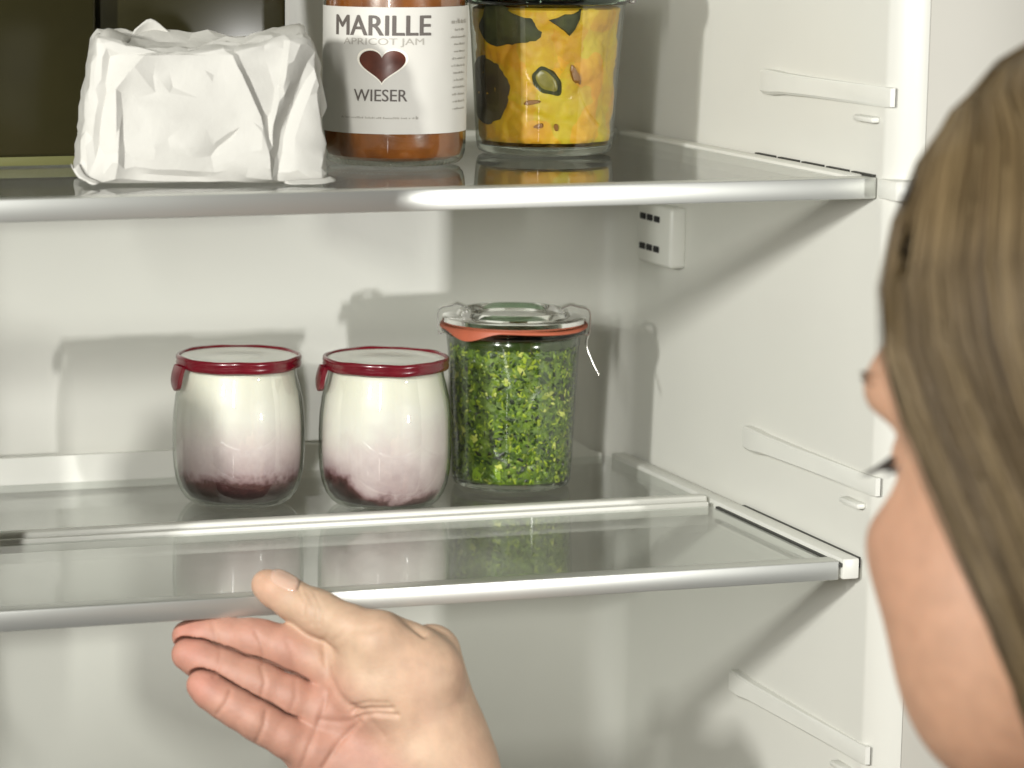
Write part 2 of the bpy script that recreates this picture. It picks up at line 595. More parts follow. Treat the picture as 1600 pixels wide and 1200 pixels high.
def clip(t, ang, r_f, z, tail=True):
    """spring steel clamp over lid and flange at an angle round the jar"""
    ca, sa = math.cos(ang), math.sin(ang)
    tx, ty = -sa, ca

    def P(rad, tan, zz):
        return ((rad * ca + tan * tx) / 1000, (rad * sa + tan * ty) / 1000, zz / 1000)
    v, f = [], []
    path = [(r_f - 13, z + 8.5), (r_f - 8, z + 10.5), (r_f - 4, z + 9.6), (r_f + .2, z + 8.6), (r_f + 2.0, z + 6), (r_f + 2.0, z - 2), (r_f + 1.2, z - 4.6), (r_f - 1.6, z - 4.4)]
    path = spline([(a, 0, b) for a, b in path], 4)
    o = None
    ns = []
    for p in path:
        ns.append(p)
    for i, p in enumerate(ns):
        wd = 3.6
        for s in (-1, 1):
            v.append(P(p[0], s * wd, p[2]))
        for s in (-1, 1):
            d = ns[min(i + 1, len(ns) - 1)] - ns[max(i - 1, 0)]
            nn = np.array([-d[2], 0, d[0]])
            nn = nn / (np.linalg.norm(nn) + 1e-9) * .55
            v.append(P(p[0] - nn[0], s * wd, p[2] - nn[2]))
    for i in range(len(ns) - 1):
        a, b = i * 4, (i + 1) * 4
        f += [(a, a + 1, b + 1, b), (a + 2, b + 2, b + 3, a + 3), (a, b, b + 2, a + 2), (a + 1, a + 3, b + 3, b + 1)]
    L = (len(ns) - 1) * 4
    f += [(0, 2, 3, 1), (L, L + 1, L + 3, L + 2)]
    o = from_py('steel_clip', v, f, M_STEEL, t, True, 50)
    if tail:
        tube('clip_tail', [P(r_f + 1.5, 0, z - 3.5), P(r_f + .2, -2, z - 9), P(r_f + 2.5, -4, z - 16), P(r_f + 6.5, -6, z - 24)], .0006, M_STEEL, o)
    return o


px_, py_ = -.0774, .1990
pes = empty('pesto_jar', (px_, py_, .0004), -cam_axis_angle(px_, py_))
tag(pes, 'small glass preserving jar of chopped green pesto with orange rubber ring and steel clips', 'jar')
PB = [(0, 0), (26.5, .2), (28.4, 1.2), (29.3, 3.5), (29.8, 8), (31.2, 40), (32.4, 68), (33.0, 73), (33.2, 76.5)]
lid = [(0, 84.6), (22, 84.6), (23.5, 85.0), (24.4, 86.8), (25.2, 87.6), (26.6, 87.6), (27.4, 86.8), (28.4, 85.4), (31, 85.0), (34.6, 84.8), (35.4, 84.2), (35.5, 82.2), (34.8, 81.2), (30, 81.0), (0, 81.0)]
flange_jar(pes, PB, [(33.0, 75.5), (34.8, 76.2), (35.6, 77.2), (35.6, 78.8), (34.6, 79.6), (30.6, 79.6), (30.4, 76.0)], lid)
lathe('base_glass', [(0, .6), (27, .6), (28.6, 2.4), (28.8, 4.2), (0, 3.8)], M_BASEGLASS, pes)
TAB = math.radians(-90 - 38)


def ringj(r_, z_, a, i):
    d = (a - TAB + math.pi) % (2 * math.pi) - math.pi
    wv = .5 * math.sin(3 * a + .6)
    if i in (0, 1, 2, 9):
        t = max(0, 1 - abs(d) / .52)
        return (r_ + .8 * t, z_ - 4.2 * (t * t * (3 - 2 * t)) + wv)
    return (r_, z_ + wv)


lathe('rubber_ring', [(33.8, 79.3), (35.8, 79.3), (36.4, 79.6), (36.5, 80.2), (36.1, 80.8), (35.0, 81.0), (32.6, 80.9), (32.4, 80.0), (32.6, 79.4), (33.8, 79.3)], M_ORANGE, pes, 120, 60, ringj)
clip(pes, math.radians(2), 35.6, 80, True)
clip(pes, math.radians(182), 35.6, 80, False)

# pesto: an oily base body and several thousand chopped herb pieces pressed against the glass
lathe('pesto_paste', [(0, 4.4), (27.2, 4.4), (28.2, 8), (29.6, 40), (30.6, 68), (30.4, 70.5), (0, 71)], M_HERBBASE, pes, 96)
lathe('oil_layer', [(0, 71.1), (31.3, 70.8), (31.7, 74.0), (31.0, 75.4), (0, 75.4)], M_OIL, pes, 72)
v, f, c = [], [], []
PAL = [((.26, .34, .018), .22), ((.14, .22, .013), .24), ((.06, .115, .009), .22), ((.018, .04, .006), .20), ((.46, .50, .10), .05), ((.006, .012, .003), .07)]
pcs = np.array([p[1] for p in PAL])
for k in range(4600):
    z = rng.uniform(5, 71.5)
    a = rng.uniform(0, 2 * math.pi)
    rg = 28.35 + (z - 4) * .0385 + rng.uniform(-.3, .9)
    cen = Vector((rg * math.cos(a), rg * math.sin(a), z))
    up = Vector((rng.normal(), rng.normal(), rng.normal())).normalized()
    nor = Vector((math.cos(a), math.sin(a), 0))
    s = nor.cross(up).normalized()
    u = nor.cross(s)
    big = rng.random() < .09
    L, W, T = (rng.uniform(1.8, 3.4), rng.uniform(.9, 1.9), rng.uniform(.2, .5)) if big else (rng.uniform(.5, 1.9), rng.uniform(.3, .9), rng.uniform(.3, .7))
    i0 = len(v)
    tw = rng.uniform(-.5, .5)
    for sx, sy in ((-1, -.6), (.1, -1), (1, .2), (.5, .9), (-.7, .7)):
        v.append(cen + s * L * sx + u * W * sy * rng.uniform(.7, 1.2) + nor * (tw * sx - .2))
    v.append(cen + nor * T)
    v.append(cen - nor * T)
    for q in range(5):
        f += [(i0 + q, i0 + (q + 1) % 5, i0 + 5), (i0 + (q + 1) % 5, i0 + q, i0 + 6)]
    col = np.array(PAL[rng.choice(len(PAL), p=pcs)][0]) * rng.uniform(.85, 1.35) * (1 + .55 * noise.noise(Vector((a * 5, z * .16, 2))))
    c += [col] * 7
# keep every piece inside the glass
V = np.array([tuple(p) for p in v])
rad = np.hypot(V[:, 0], V[:, 1])
lim = 29.0 + (V[:, 2] - 4) * .0385
k = np.minimum(1, lim / rad)
V[:, 0] *= k
V[:, 1] *= k
V[:, 2] = np.clip(V[:, 2], 4.2, 73.2)
hp = from_py('herb_pieces', V / 1000, f, M_CHIPS, pes, False)
hp['kind'] = 'stuff'
set_color(hp, np.array(c))

# yellow pickle jar on the upper shelf
yx, yy = -.0800, .1560
yel = empty('pickle_jar', (yx, yy, UZ + .0004), -cam_axis_angle(yx, yy))
tag(yel, 'glass preserving jar of yellow pickled fruit with dark leaves on the upper shelf', 'jar')
QB = [(0, 0), (29, .2), (31.2, 1.2), (32.0, 3.0), (32.6, 8), (34.6, 40), (36.4, 66), (37.0, 71)]
lathe('jar_body', QB, M_JAR, yel)
lathe('base_glass', [(0, .5), (30, .5), (31.6, 2.4), (31.9, 4.6), (30, 5.6), (0, 5.2)], M_BASEGLASS, yel)
rim2 = [(36.8, 70), (38.8, 71), (39.6, 72.2), (39.6, 74), (38.6, 75), (34.4, 75), (34.2, 70.6)]
lathe('jar_rim', rim2 + rim2[:1], M_RIMGLASS, yel)
lathe('lid', [(0, 80.8), (25, 80.8), (27.5, 84.6), (29, 85.3), (31, 84.4), (32, 82), (38.4, 81.2), (39.4, 80), (39.4, 77.6), (38.6, 76.6), (0, 76.4)], M_RIMGLASS, yel)
lathe('rubber_ring', [(36, 75), (39.8, 75.0), (40.4, 75.8), (39.8, 76.6), (36, 76.6), (36, 75)], M_ORANGE, yel, 96)
clip(yel, math.radians(4), 39.6, 75, False)
clip(yel, math.radians(184), 39.6, 75, False)
m = mat('pickled_fruit', (.62, .34, .012), .55, sss=.3, sss_r=(1, .6, .1), sss_s=.006, bump=.3, bump_scale=55, bump_dist=.0012)
nt = m.node_tree
b = nt.nodes['Principled BSDF']
tc = nt.nodes.new('ShaderNodeTexCoord')
wz = nt.nodes.new('ShaderNodeTexNoise')
wz.inputs['Scale'].default_value = 60
nt.links.new(tc.outputs['Object'], wz.inputs['Vector'])
vm = nt.nodes.new('ShaderNodeMix')
vm.data_type = 'VECTOR'
vm.inputs['Factor'].default_value = .022
nt.links.new(tc.outputs['Object'], vm.inputs['A'])
nt.links.new(wz.outputs['Color'], vm.inputs['B'])
vo = nt.nodes.new('ShaderNodeTexVoronoi')
vo.inputs['Scale'].default_value = 62
nt.links.new(vm.outputs['Result'], vo.inputs['Vector'])
nz = nt.nodes.new('ShaderNodeTexNoise')
nz.inputs['Scale'].default_value = 48
nz.inputs['Detail'].default_value = 6
nz.inputs['Roughness'].default_value = .62
nt.links.new(tc.outputs['Object'], nz.inputs['Vector'])
rp = nt.nodes.new('ShaderNodeValToRGB')
e = rp.color_ramp.elements
e[0].position, e[0].color = .30, (.40, .20, .012, 1)
e[1].position, e[1].color = .72, (.66, .44, .020, 1)
for p, cc in ((.42, (.56, .30, .012, 1)), (.55, (.62, .38, .012, 1))):
    q = e.new(p)
    q.color = cc
nt.links.new(nz.outputs['Fac'], rp.inputs[0])
mx = nt.nodes.new('ShaderNodeMix')
mx.data_type = 'RGBA'
mx.blend_type = 'MULTIPLY'
mx.inputs['Factor'].default_value = .22
nt.links.new(rp.outputs[0], mx.inputs['A'])
nt.links.new(vo.outputs['Color'], mx.inputs['B'])
nt.links.new(mx.outputs['Result'], b.inputs['Base Color'])
def lumps(r_, z_, a, i):
    if r_ < 29:
        return (r_, z_)
    q = noise.voronoi(Vector((r_ * math.cos(a), r_ * math.sin(a), z_)) * .048)[0]
    k = min(1.0, max(0.0, (q[1] - q[0]) * 2.2))
    return (r_ - 1.5 * (1 - k) ** 1.3 - .6 * noise.noise(Vector((a * 9, z_ * .3, 3))), z_)


lathe('pickled_fruit', [(0, 5.8), (20, 5.8), (30.6, 6.2)] + [(31.3 + .0635 * z_, 8 + z_) for z_ in np.linspace(0, 60, 50)] + [(33, 69), (0, 69.5)], m, yel, 200, 60, lumps)
M_LEAF = mat('dark_pickled_leaf', (.022, .024, .008), .7, col2=(.055, .060, .015), var_scale=120)
M_AUB = mat('dark_aubergine_slice', (.030, .018, .010), .65, col2=(.060, .045, .012), var_scale=60)
M_SEED = mat('olive_slice', (.13, .12, .022), .35, col2=(.24, .20, .035), var_scale=150)


def on_jar(poly, ang0, z0, out, thick, name, m, parent):
    """a piece pressed against the inside of the pickle jar: outline in mm (x to the right, z up)"""
    N = len(poly)
    v, f = [], []
    rings = [1.0, .8, .5, .2]
    for k, s in enumerate(rings):
        for x, z in poly:
            zz = z0 + z * s
            rb = 31.3 + (zz - 8) * .0635
            a = math.radians(ang0) + x * s / rb
            rr = rb + out - (thick if k == 0 else 0)
            v.append((rr * math.cos(a) / 1000, rr * math.sin(a) / 1000, zz / 1000))
    for k in range(len(rings) - 1):
        for i in range(N):
            j = (i + 1) % N
            f.append((k * N + i, k * N + j, (k + 1) * N + j, (k + 1) * N + i))
    f.append(tuple((len(rings) - 1) * N + i for i in range(N)))
    return from_py(name, v, f, m, parent, True, 60)


def blob(rx, rz, n=28, wob=.1, rot=0, seed=0):
    out = []
    for i in range(n):
        a = 2 * math.pi * i / n
        k = 1 + wob * math.sin(3 * a + seed) + wob * .6 * math.sin(5 * a + seed * 2.1)
        x, z = rx * k * math.cos(a), rz * k * math.sin(a)
        out.append((x * math.cos(rot) - z * math.sin(rot), x * math.sin(rot) + z * math.cos(rot)))
    return out


on_jar(blob(22, 17, 36, .03), -158, 30, .35, 2, 'dark_slice', M_AUB, yel)
on_jar(blob(20, 10, 30, .12, -.1, 2), -128, 60, .35, 2, 'dark_leaf', M_LEAF, yel)
on_jar([(-9, 2), (-4, 3.5), (0, 5), (5, 5.5), (9, 7), (8.5, 2), (6, -3), (3, -6), (0, -3.5), (-4, -1)], -76, 62, .40, 2, 'dark_leaf', M_LEAF, yel)
q = on_jar(blob(9.0, 6.0, 30, .06, -.75, 1), -89, 35.5, .30, 2, 'olive_slice', M_LEAF, yel)
s = on_jar(blob(7.2, 4.3, 26, .06, -.75, 1), -89, 35.5, .45, 1, 'slice_core', M_SEED, q)
on_jar(blob(2.0, 5.0, 20, .12, .5, 4), -65, 38, .32, 1, 'brown_fleck', mat('brown_fleck', (.20, .085, .012), .4), yel)
on_jar(blob(4.2, 1.1, 20, .08, .15, 2), -101, 25.5, .32, 1, 'brown_fleck', MATS['brown_fleck'], yel)
on_jar(blob(2.6, 1.3, 20, .08, .2, 5), -95, 14.5, .32, 1, 'brown_fleck', MATS['brown_fleck'], yel)
on_jar(blob(1.1, 1.8, 16, .08, .2, 6), -80, 14.0, .32, 1, 'brown_fleck', MATS['brown_fleck'], yel)

# ---------------------------------------------------------------- jam jar with label
jx, jy = -.1674, .1197
JR = 32.6
jam = empty('jam_jar', (jx, jy, UZ + .0004), -cam_axis_angle(jx, jy))
tag(jam, 'apricot jam jar with a white paper label and a brown heart', 'jar')
JB = [(0, .4), (26, .2), (29.4, .8), (31.4, 2.6), (32.3, 5.5), (JR, 9), (JR, 76), (32.0, 80), (30, 84.5), (28.4, 88), (28.2, 93)]
lathe('jar_body', JB, M_JAR, jam, 96)
lathe('jam', [(0, 3.0), (27, 2.8), (30.0, 4.4), (31.2, 7.5), (31.5, 10), (31.5, 75), (31.0, 79), (29.2, 84), (27.4, 88), (0, 88.4)], M_JAM, jam, 96)
lathe('screw_lid', [(0, 100), (28, 100), (30.4, 99.4), (31, 98), (31, 89.5), (30.4, 88.8), (28.6, 88.8)], mat('gold_lid', (.62, .48, .20), .3, metal=1), jam, 96)
# knurled heel of the glass
v, f = [], []
for k in range(70):
    a = 2 * math.pi * k / 70
    ca, sa = math.cos(a), math.sin(a)
    i0 = len(v)
    for dr, dt, dz in ((.55, 0, 0), (0, .75, 0), (0, -.75, 0), (0, 0, .9), (0, 0, -.7)):
        rr = 29.9 + dr
        v.append(((rr * ca - dt * sa) / 1000, (rr * sa + dt * ca) / 1000, (1.6 + dz) / 1000))
    f += [(i0, i0 + 1, i0 + 3), (i0, i0 + 3, i0 + 2), (i0, i0 + 2, i0 + 4), (i0, i0 + 4, i0 + 1)]
from_py('knurled_heel', v, f, M_BASEGLASS, jam, True, 80)


def wrapped(name, v2, faces, off, m, parent, ang0=0.0, z0=0.0, layer=0):
    """2D shape in mm wrapped on the jar: x=0 at the viewer side turned by ang0 degrees"""
    out = []
    for i, (x, z) in enumerate(v2):
        a = math.radians(-90 + ang0) + x / JR
        rr = JR + off + (.01 * (i // layer) if layer else 0)
        out.append((rr * math.cos(a) / 1000, rr * math.sin(a) / 1000, (z0 + z) / 1000))
    return from_py(name, out, faces, m, parent, True, 60)


# label: from the left flank round the front to the right flank, with thickness
v, f = [], []
NA, NZ = 90, 8
A0, A1 = -100, 93
for side in (0, 1):
    for i in range(NA + 1):
        a = math.radians(-90 + A0 + (A1 - A0) * i / NA)
        for j in range(NZ + 1):
            rr = JR + (.06 if side else .20) + .05 * math.sin(i * .55) * math.sin(j * .8)
            v.append((rr * math.cos(a) / 1000, rr * math.sin(a) / 1000, (15.4 + 56.2 * j / NZ) / 1000))
off = (NA + 1) * (NZ + 1)
for i in range(NA):
    for j in range(NZ):
        q = (i * (NZ + 1) + j, (i + 1) * (NZ + 1) + j, (i + 1) * (NZ + 1) + j + 1, i * (NZ + 1) + j + 1)
        f.append(q)
        f.append(tuple(k + off for k in q[::-1]))
    for j in (0, NZ):
        a, b = i * (NZ + 1) + j, (i + 1) * (NZ + 1) + j
        f.append((a, b, b + off, a + off) if j else (b, a, a + off, b + off))
lab = from_py('paper_label', v, f, M_LABEL, jam, True, 50)
lab['label'] = 'white paper label reading MARILLE APRICOT JAM WIESER'


def text2d(s, spacing=1.0, bold=0.0):
    cu = bpy.data.curves.new('txt', 'FONT')
    cu.body = s
    cu.size = 1
    cu.align_x = 'CENTER'
    cu.space_character = spacing
    cu.resolution_u = 4
    o = bpy.data.objects.new('txt', cu)
    COL.objects.link(o)
    dg = bpy.context.evaluated_depsgraph_get()
    me = o.evaluated_get(dg).to_mesh()
    V = np.array([tuple(p.co)[:2] for p in me.vertices])
    Fc = [tuple(p.vertices) for p in me.polygons]
    o.evaluated_get(dg).to_mesh_clear()
    bpy.data.objects.remove(o)
    bpy.data.curves.remove(cu)
    lo, hi = V.min(0), V.max(0)
    V = (V - (lo + hi) / 2) / (hi - lo)
    return V, Fc


def label_text(s, ang, z, width, height, m, name='lettering', spacing=1.0, bold=0.0):
    V, Fc = text2d(s, spacing)
    V = V * np.array([width, height])
    n0, off = len(V), .42
    VV = np.concatenate([V + np.array([d, e]) for d, e in ((0, 0), (bold, 0), (-bold, 0), (0, bold * .6))] if bold else [V])
    FF = [tuple(i + k * n0 for i in q) for k in range(4 if bold else 1) for q in Fc]
    return wrapped(name, VV, FF, off, m, lab, ang, z, n0)


label_text('MARILLE', -12, 63.5, 46, 8.8, M_INK, bold=.30)
label_text('APRICOT JAM', -10.5, 56.0, 38, 3.9, M_INKLIGHT)
label_text('WIESER', -11.5, 32.6, 24.5, 5.3, M_INK, bold=.08)
hv = []
for i in range(60):
    t = 2 * math.pi * i / 60
    hv.append((16 * math.sin(t) ** 3, 13 * math.cos(t) - 5 * math.cos(2 * t) - 2 * math.cos(3 * t) - math.cos(4 * t)))
hv = np.array(hv)
hv = (hv - (hv.max(0) + hv.min(0)) / 2) / (hv.max(0) - hv.min(0))
hv2 = np.concatenate([hv, hv * .6, hv * .25])
hf = [(k * 60 + i, k * 60 + (i + 1) % 60, (k + 1) * 60 + (i + 1) % 60, (k + 1) * 60 + i) for k in range(2) for i in range(60)] + [tuple(120 + i for i in range(60))]
wrapped('heart_border', hv2 * np.array([23.4, 16.4]), hf, .32, mat('heart_border', (.84, .80, .70), .5), lab, -10, 45.2)
wrapped('heart', hv2 * np.array([21.0, 14.6]), hf, .44, M_HEART, lab, -10, 45.2)


def fine_print(ang, z, width, height, seed):
    """a line of print too small to read: a row of tiny strokes"""
    rr = random.Random(seed)
    v, f = [], []
    x = -width / 2
    while x < width / 2:
        wd = rr.uniform(.35, .9)
        hh = height * rr.choice((.6, .6, .8, 1))
        i0 = len(v)
        v += [(x, 0), (x + wd * .7, 0), (x + wd * .7, hh), (x, hh)]
        f.append((i0, i0 + 1, i0 + 2, i0 + 3))
        x += wd + (.7 if rr.random() < .15 else .12)
    return wrapped('fine_print', v, f, .42, M_INKLIGHT, lab, ang, z)


fine_print(-14, 22.2, 36, .9, 1)
fine_print(18, 22.0, 1.2, 1.8, 9)
for k in range(13):
    fine_print(62, 64 - k * 3.2, random.Random(k).uniform(8, 15), 1.0 if k else 2.2, 20 + k)

# ---------------------------------------------------------------- wrapped cheese
chx, chy = -.2725, .0700
che = empty('wrapped_cheese', (chx, chy, UZ + .0005), -math.radians(11))
tag(che, 'block of cheese wrapped in crumpled white paper on the upper shelf', 'cheese')


def seg_d(x, z, a, b):
    ax, az = a
    bx, bz = b
    L2 = (bx - ax) ** 2 + (bz - az) ** 2
    t = max(0, min(1, ((x - ax) * (bx - ax) + (z - az) * (bz - az)) / L2))
    dx, dz = x - ax - t * (bx - ax), z - az - t * (bz - az)
    side = (bx - ax) * (z - az) - (bz - az) * (x - ax)
    return math.hypot(dx, dz) * (1 if side > 0 else -1), t


def fold(x, z, pts, amp, wl, wr):
    """ridge along a polyline, steep on one side and gentle on the other"""
    best, tt, n = 1e9, 0, len(pts) - 1
    for i in range(n):
        d, t = seg_d(x, z, pts[i], pts[i + 1])
        if abs(d) < abs(best):
            best, tt = d, (i + t) / n
    wd = wl if best > 0 else wr
    return amp * math.exp(-(best / wd) ** 2) * min(1, 4 * tt + .25) * min(1, 4 * (1 - tt) + .3)


bm = bmesh.new()
bmesh.ops.create_cube(bm, size=2)
bmesh.ops.subdivide_edges(bm, edges=list(bm.edges), cuts=70, use_grid_fill=True)
for vv in bm.verts:
    a = vv.co.copy()
    p = 14
    nrm = (abs(a.x) ** p + abs(a.y) ** p + abs(a.z) ** p) ** (1 / p)
    a = a / nrm
    z01 = (a.z + 1) / 2
    hx = 53.5 - 8.0 * z01 + 1.5 * math.sin(z01 * 3.1)
    hy = 33.0 - 4.0 * z01
    x, y, z = a.x * hx, a.y * hy, z01 * 63.0
    tw = z01
    front = max(0.0, min(1.0, (-a.y - .75) / .22))
    top = max(0.0, min(1.0, (a.z - .72) / .25))
    right = max(0.0, min(1.0, (a.x - .75) / .22))
    left = max(0.0, min(1.0, (-a.x - .75) / .22))
    d = 0
    if front:
        d += fold(x, z, [(9, 60), (17, 44), (24, 28), (27, 12), (28, 0)], 2.6, 1.2, 6.5)
        d += fold(x, z, [(36, 62), (34, 44), (29, 26), (28, 4)], 2.2, 6.0, 1.4)
        d += fold(x, z, [(46, 58), (40, 40), (33, 22), (30, 0)], -3.2, 4.5, 3.5)
        d += fold(x, z, [(-38, 46), (-36, 24), (-36, 2)], 1.8, 1.3, 5)
        d += fold(x, z, [(-38, 40), (-28, 52), (-18, 60)], 1.5, 1.5, 4)
        d += fold(x, z, [(-40, 60), (-41, 40), (-46, 10)], -1.4, 3, 2.0)
        d += fold(x, z, [(2, 12), (8, 18), (13, 21)], -.9, 1.0, 1.4)
        d += fold(x, z, [(-22, 46), (-20, 40)], -.7, 1.2, 1.2) + fold(x, z, [(-14, 45), (-13, 38)], -.6, 1.1, 1.1) + fold(x, z, [(2, 48), (6, 44)], -.6, 1.2, 1.2)
        d += fold(x, z, [(-34, 5), (-10, 3.5), (14, 3)], -1.1, 1.6, 2.2)
        d += 1.8 * math.exp(-((x + 8) / 26) ** 2) * math.sin(min(1, z01 * 1.15) * 3.14)
    q = Vector((x * .033 + 4, y * .033, z * .033))
    cr = noise.voronoi(q * 1.6)[0]
    d2 = (cr[1] - cr[0]) * 2.2 - .8
    d2 += 1.1 * noise.noise(q * 3.1) + .35 * noise.noise(q * 9)
    nx, ny, nz_ = 0, 0, 0
    y -= front * (d * 1.35 + d2 * .8)
    x += (right - left) * d2 * 1.0
    if right:
        x += right * (fold(y, z, [(-20, 62), (-8, 34), (6, 4)], 3.0, 1.5, 6) + fold(y, z, [(20, 60), (4, 30), (-22, 8)], -3, 4, 4))
    if top:
        sag = 7.0 * math.exp(-((x + 12) / 24) ** 2) * (1 if y < 6 else math.exp(-((y - 6) / 12) ** 2)) + 2.2 * math.exp(-((x - 20) / 14) ** 2)
        edge = 3.2 * math.exp(-((abs(a.x) - 1) / .10) ** 2)
        z += top * (-sag + edge * .6 + d2 * 1.3 + fold(x, y, [(-40, -14), (-10, 4), (30, -6)], 2.4, 1.6, 4) + fold(x, y, [(-30, -26), (0, -16), (34, -20)], -1.6, 2, 2))
    # crisp lower corners
    if z01 < .18:
        k = (1 - z01 / .18) ** 2
        x *= 1 + .035 * k
    vv.co = Vector((x, y, max(z, .15))) / 1000
tmp = from_bm('paper_wrap', bm, M_PAPER, None, True, 180)
md = tmp.modifiers.new('facets', 'DECIMATE')
md.ratio = .030
dg = bpy.context.evaluated_depsgraph_get()
fm = bpy.data.meshes.new_from_object(tmp.evaluated_get(dg))
fm.materials.clear()
bpy.data.objects.remove(tmp)
link_mesh('paper_wrap', fm, M_PAPER, che, True, 20)


def paper_flap(pts, parent, th=.0004):
    """a loose paper fold: grid of points rows x cols in mm, given a thickness"""
    R, Cc = len(pts), len(pts[0])
    rows = [spline(rw, 4) for rw in pts]
    cols = list(zip(*rows))
    cols = [spline(cw, 4) for cw in cols]
    v, f = [], []
    for cw in cols:
        for p in cw:
            w_ = .25 * noise.noise(Vector(p) * .2)
            v.append(((p[0]) / 1000, (p[1] + w_) / 1000, (p[2] + w_) / 1000))
    n0, n1 = len(cols), len(cols[0])
    for i in range(n0 - 1):
        for j in range(n1 - 1):
            f.append((i * n1 + j, i * n1 + j + 1, (i + 1) * n1 + j + 1, (i + 1) * n1 + j))
    o = from_py('paper_flap', v, f, M_PAPER, parent, True, 60)
    md = o.modifiers.new('thickness', 'SOLIDIFY')
    md.thickness = th
    return o


paper_flap([[(-53, -31, 9), (-55, -33, 7), (-56, -31, 9)], [(-50, -33, 4), (-52, -35, 3), (-54, -33, 5)], [(-44, -35, 1.2), (-46, -38, .6), (-48, -37, .8)]], che)
paper_flap([[(34, -33, 1.5), (42, -33, 2), (50, -32, 2.4), (54, -29, 3)], [(34, -34.5, .8), (43, -35, 1), (51, -34, 1.4), (56, -30, 1.6)], [(36, -35.5, .5), (43, -36.5, .5), (50, -35.8, .6), (55, -32, .8)]], che)
paper_flap([[(-30, 20, 58), (-20, 22, 61), (-8, 22, 58)], [(-27, 18, 63), (-20, 19, 67.5), (-12, 20, 62)]], che)
paper_flap([[(18, -20, 57), (28, -22, 58.5), (42, -24, 58)], [(22, -4, 60), (33, -6, 63), (45, -8, 64)], [(26, 8, 60), (36, 8, 64), (44, 6, 65.5)]], che)
paper_flap([[(-43, -26, 57), (-41, -27, 60), (-34, -26, 58)], [(-44, -12, 60), (-40, -10, 64), (-30, -10, 60)], [(-43, 10, 60), (-38, 12, 63), (-28, 12, 59)]], che)

# ---------------------------------------------------------------- dark olive boxes behind the cheese
def storage_box(x0, x1, y0, y1, h, rz, label):
    t = empty('storage_box', ((x0 + x1) / 2, (y0 + y1) / 2, UZ + .0005), rz)
    tag(t, label, 'storage box', 'dark storage boxes')
    hx, hy = (x1 - x0) / 2, (y1 - y0) / 2
    o = box('box_body', -hx, hx, -hy, hy, .004, h, M_OLIVE, t, .002, 3)
    box('box_foot', -hx + .001, hx - .001, -hy + .0006, hy - .001, 0, .0045, M_OLIVE_EDGE, t, .001, 2)
    box('box_lid', -hx - .002, hx + .002, -hy - .002, hy + .002, h + .0004, h + .012, M_OLIVE, t, .004, 3)
    return t


storage_box(-.430, -.3018, .140, .215, .105, 0, 'dark olive storage box left of the wrapped cheese at the picture edge')
storage_box(-.3016, -.2085, .1550, .2350, .092, 0, 'dark olive storage box directly behind the wrapped cheese')

# ---------------------------------------------------------------- person: implicit-surface body (head, neck, shoulders, arm, hand)
def surface_nets(D, org, h):
    nx, ny, nz = D.shape
    S = D < 0
    cnt = np.zeros((nx - 1, ny - 1, nz - 1), np.int8)
    for i in (0, 1):
        for j in (0, 1):
            for k in (0, 1):
                cnt += S[i:nx - 1 + i, j:ny - 1 + j, k:nz - 1 + k]
    act = (cnt > 0) & (cnt < 8)
    I, J, K = np.nonzero(act)
    idx = -np.ones(act.shape, np.int64)
    idx[I, J, K] = np.arange(len(I))
    acc = np.zeros((len(I), 3))
    num = np.zeros(len(I))
    corners = [(i, j, k) for i in (0, 1) for j in (0, 1) for k in (0, 1)]
    for a in corners:
        for ax in range(3):
            if a[ax]:
                continue
            b = list(a)
            b[ax] = 1
            da = D[I + a[0], J + a[1], K + a[2]]
            db = D[I + b[0], J + b[1], K + b[2]]
            mk = (da < 0) != (db < 0)
            t = np.where(mk, da / np.where(mk, da - db, 1), 0)
            p = np.array(a, float)[None, :] + t[:, None] * (np.array(b, float) - np.array(a, float))[None, :]
            acc[mk] += p[mk]
            num[mk] += 1
    V = (acc / num[:, None] + np.stack([I, J, K], 1)) * h + org
    F = []
    for ax in range(3):
        sl0 = [slice(None)] * 3
        sl1 = [slice(None)] * 3
        sl0[ax] = slice(0, -1)
        sl1[ax] = slice(1, None)
        A, B = S[tuple(sl0)], S[tuple(sl1)]
        e = np.argwhere(A != B)
        u, w_ = (ax + 1) % 3, (ax + 2) % 3
        e = e[(e[:, u] > 0) & (e[:, w_] > 0) & (e[:, u] < D.shape[u] - 1) & (e[:, w_] < D.shape[w_] - 1)]
        ins = A[e[:, 0], e[:, 1], e[:, 2]]

        def cell(du, dw):
            q = e.copy()
            q[:, u] += du
            q[:, w_] += dw
            return idx[q[:, 0], q[:, 1], q[:, 2]]
        quad = np.stack([cell(-1, -1), cell(0, -1), cell(0, 0), cell(-1, 0)], 1)
        quad[~ins] = quad[~ins][:, ::-1]
        F.append(quad)
    return V, np.concatenate(F)


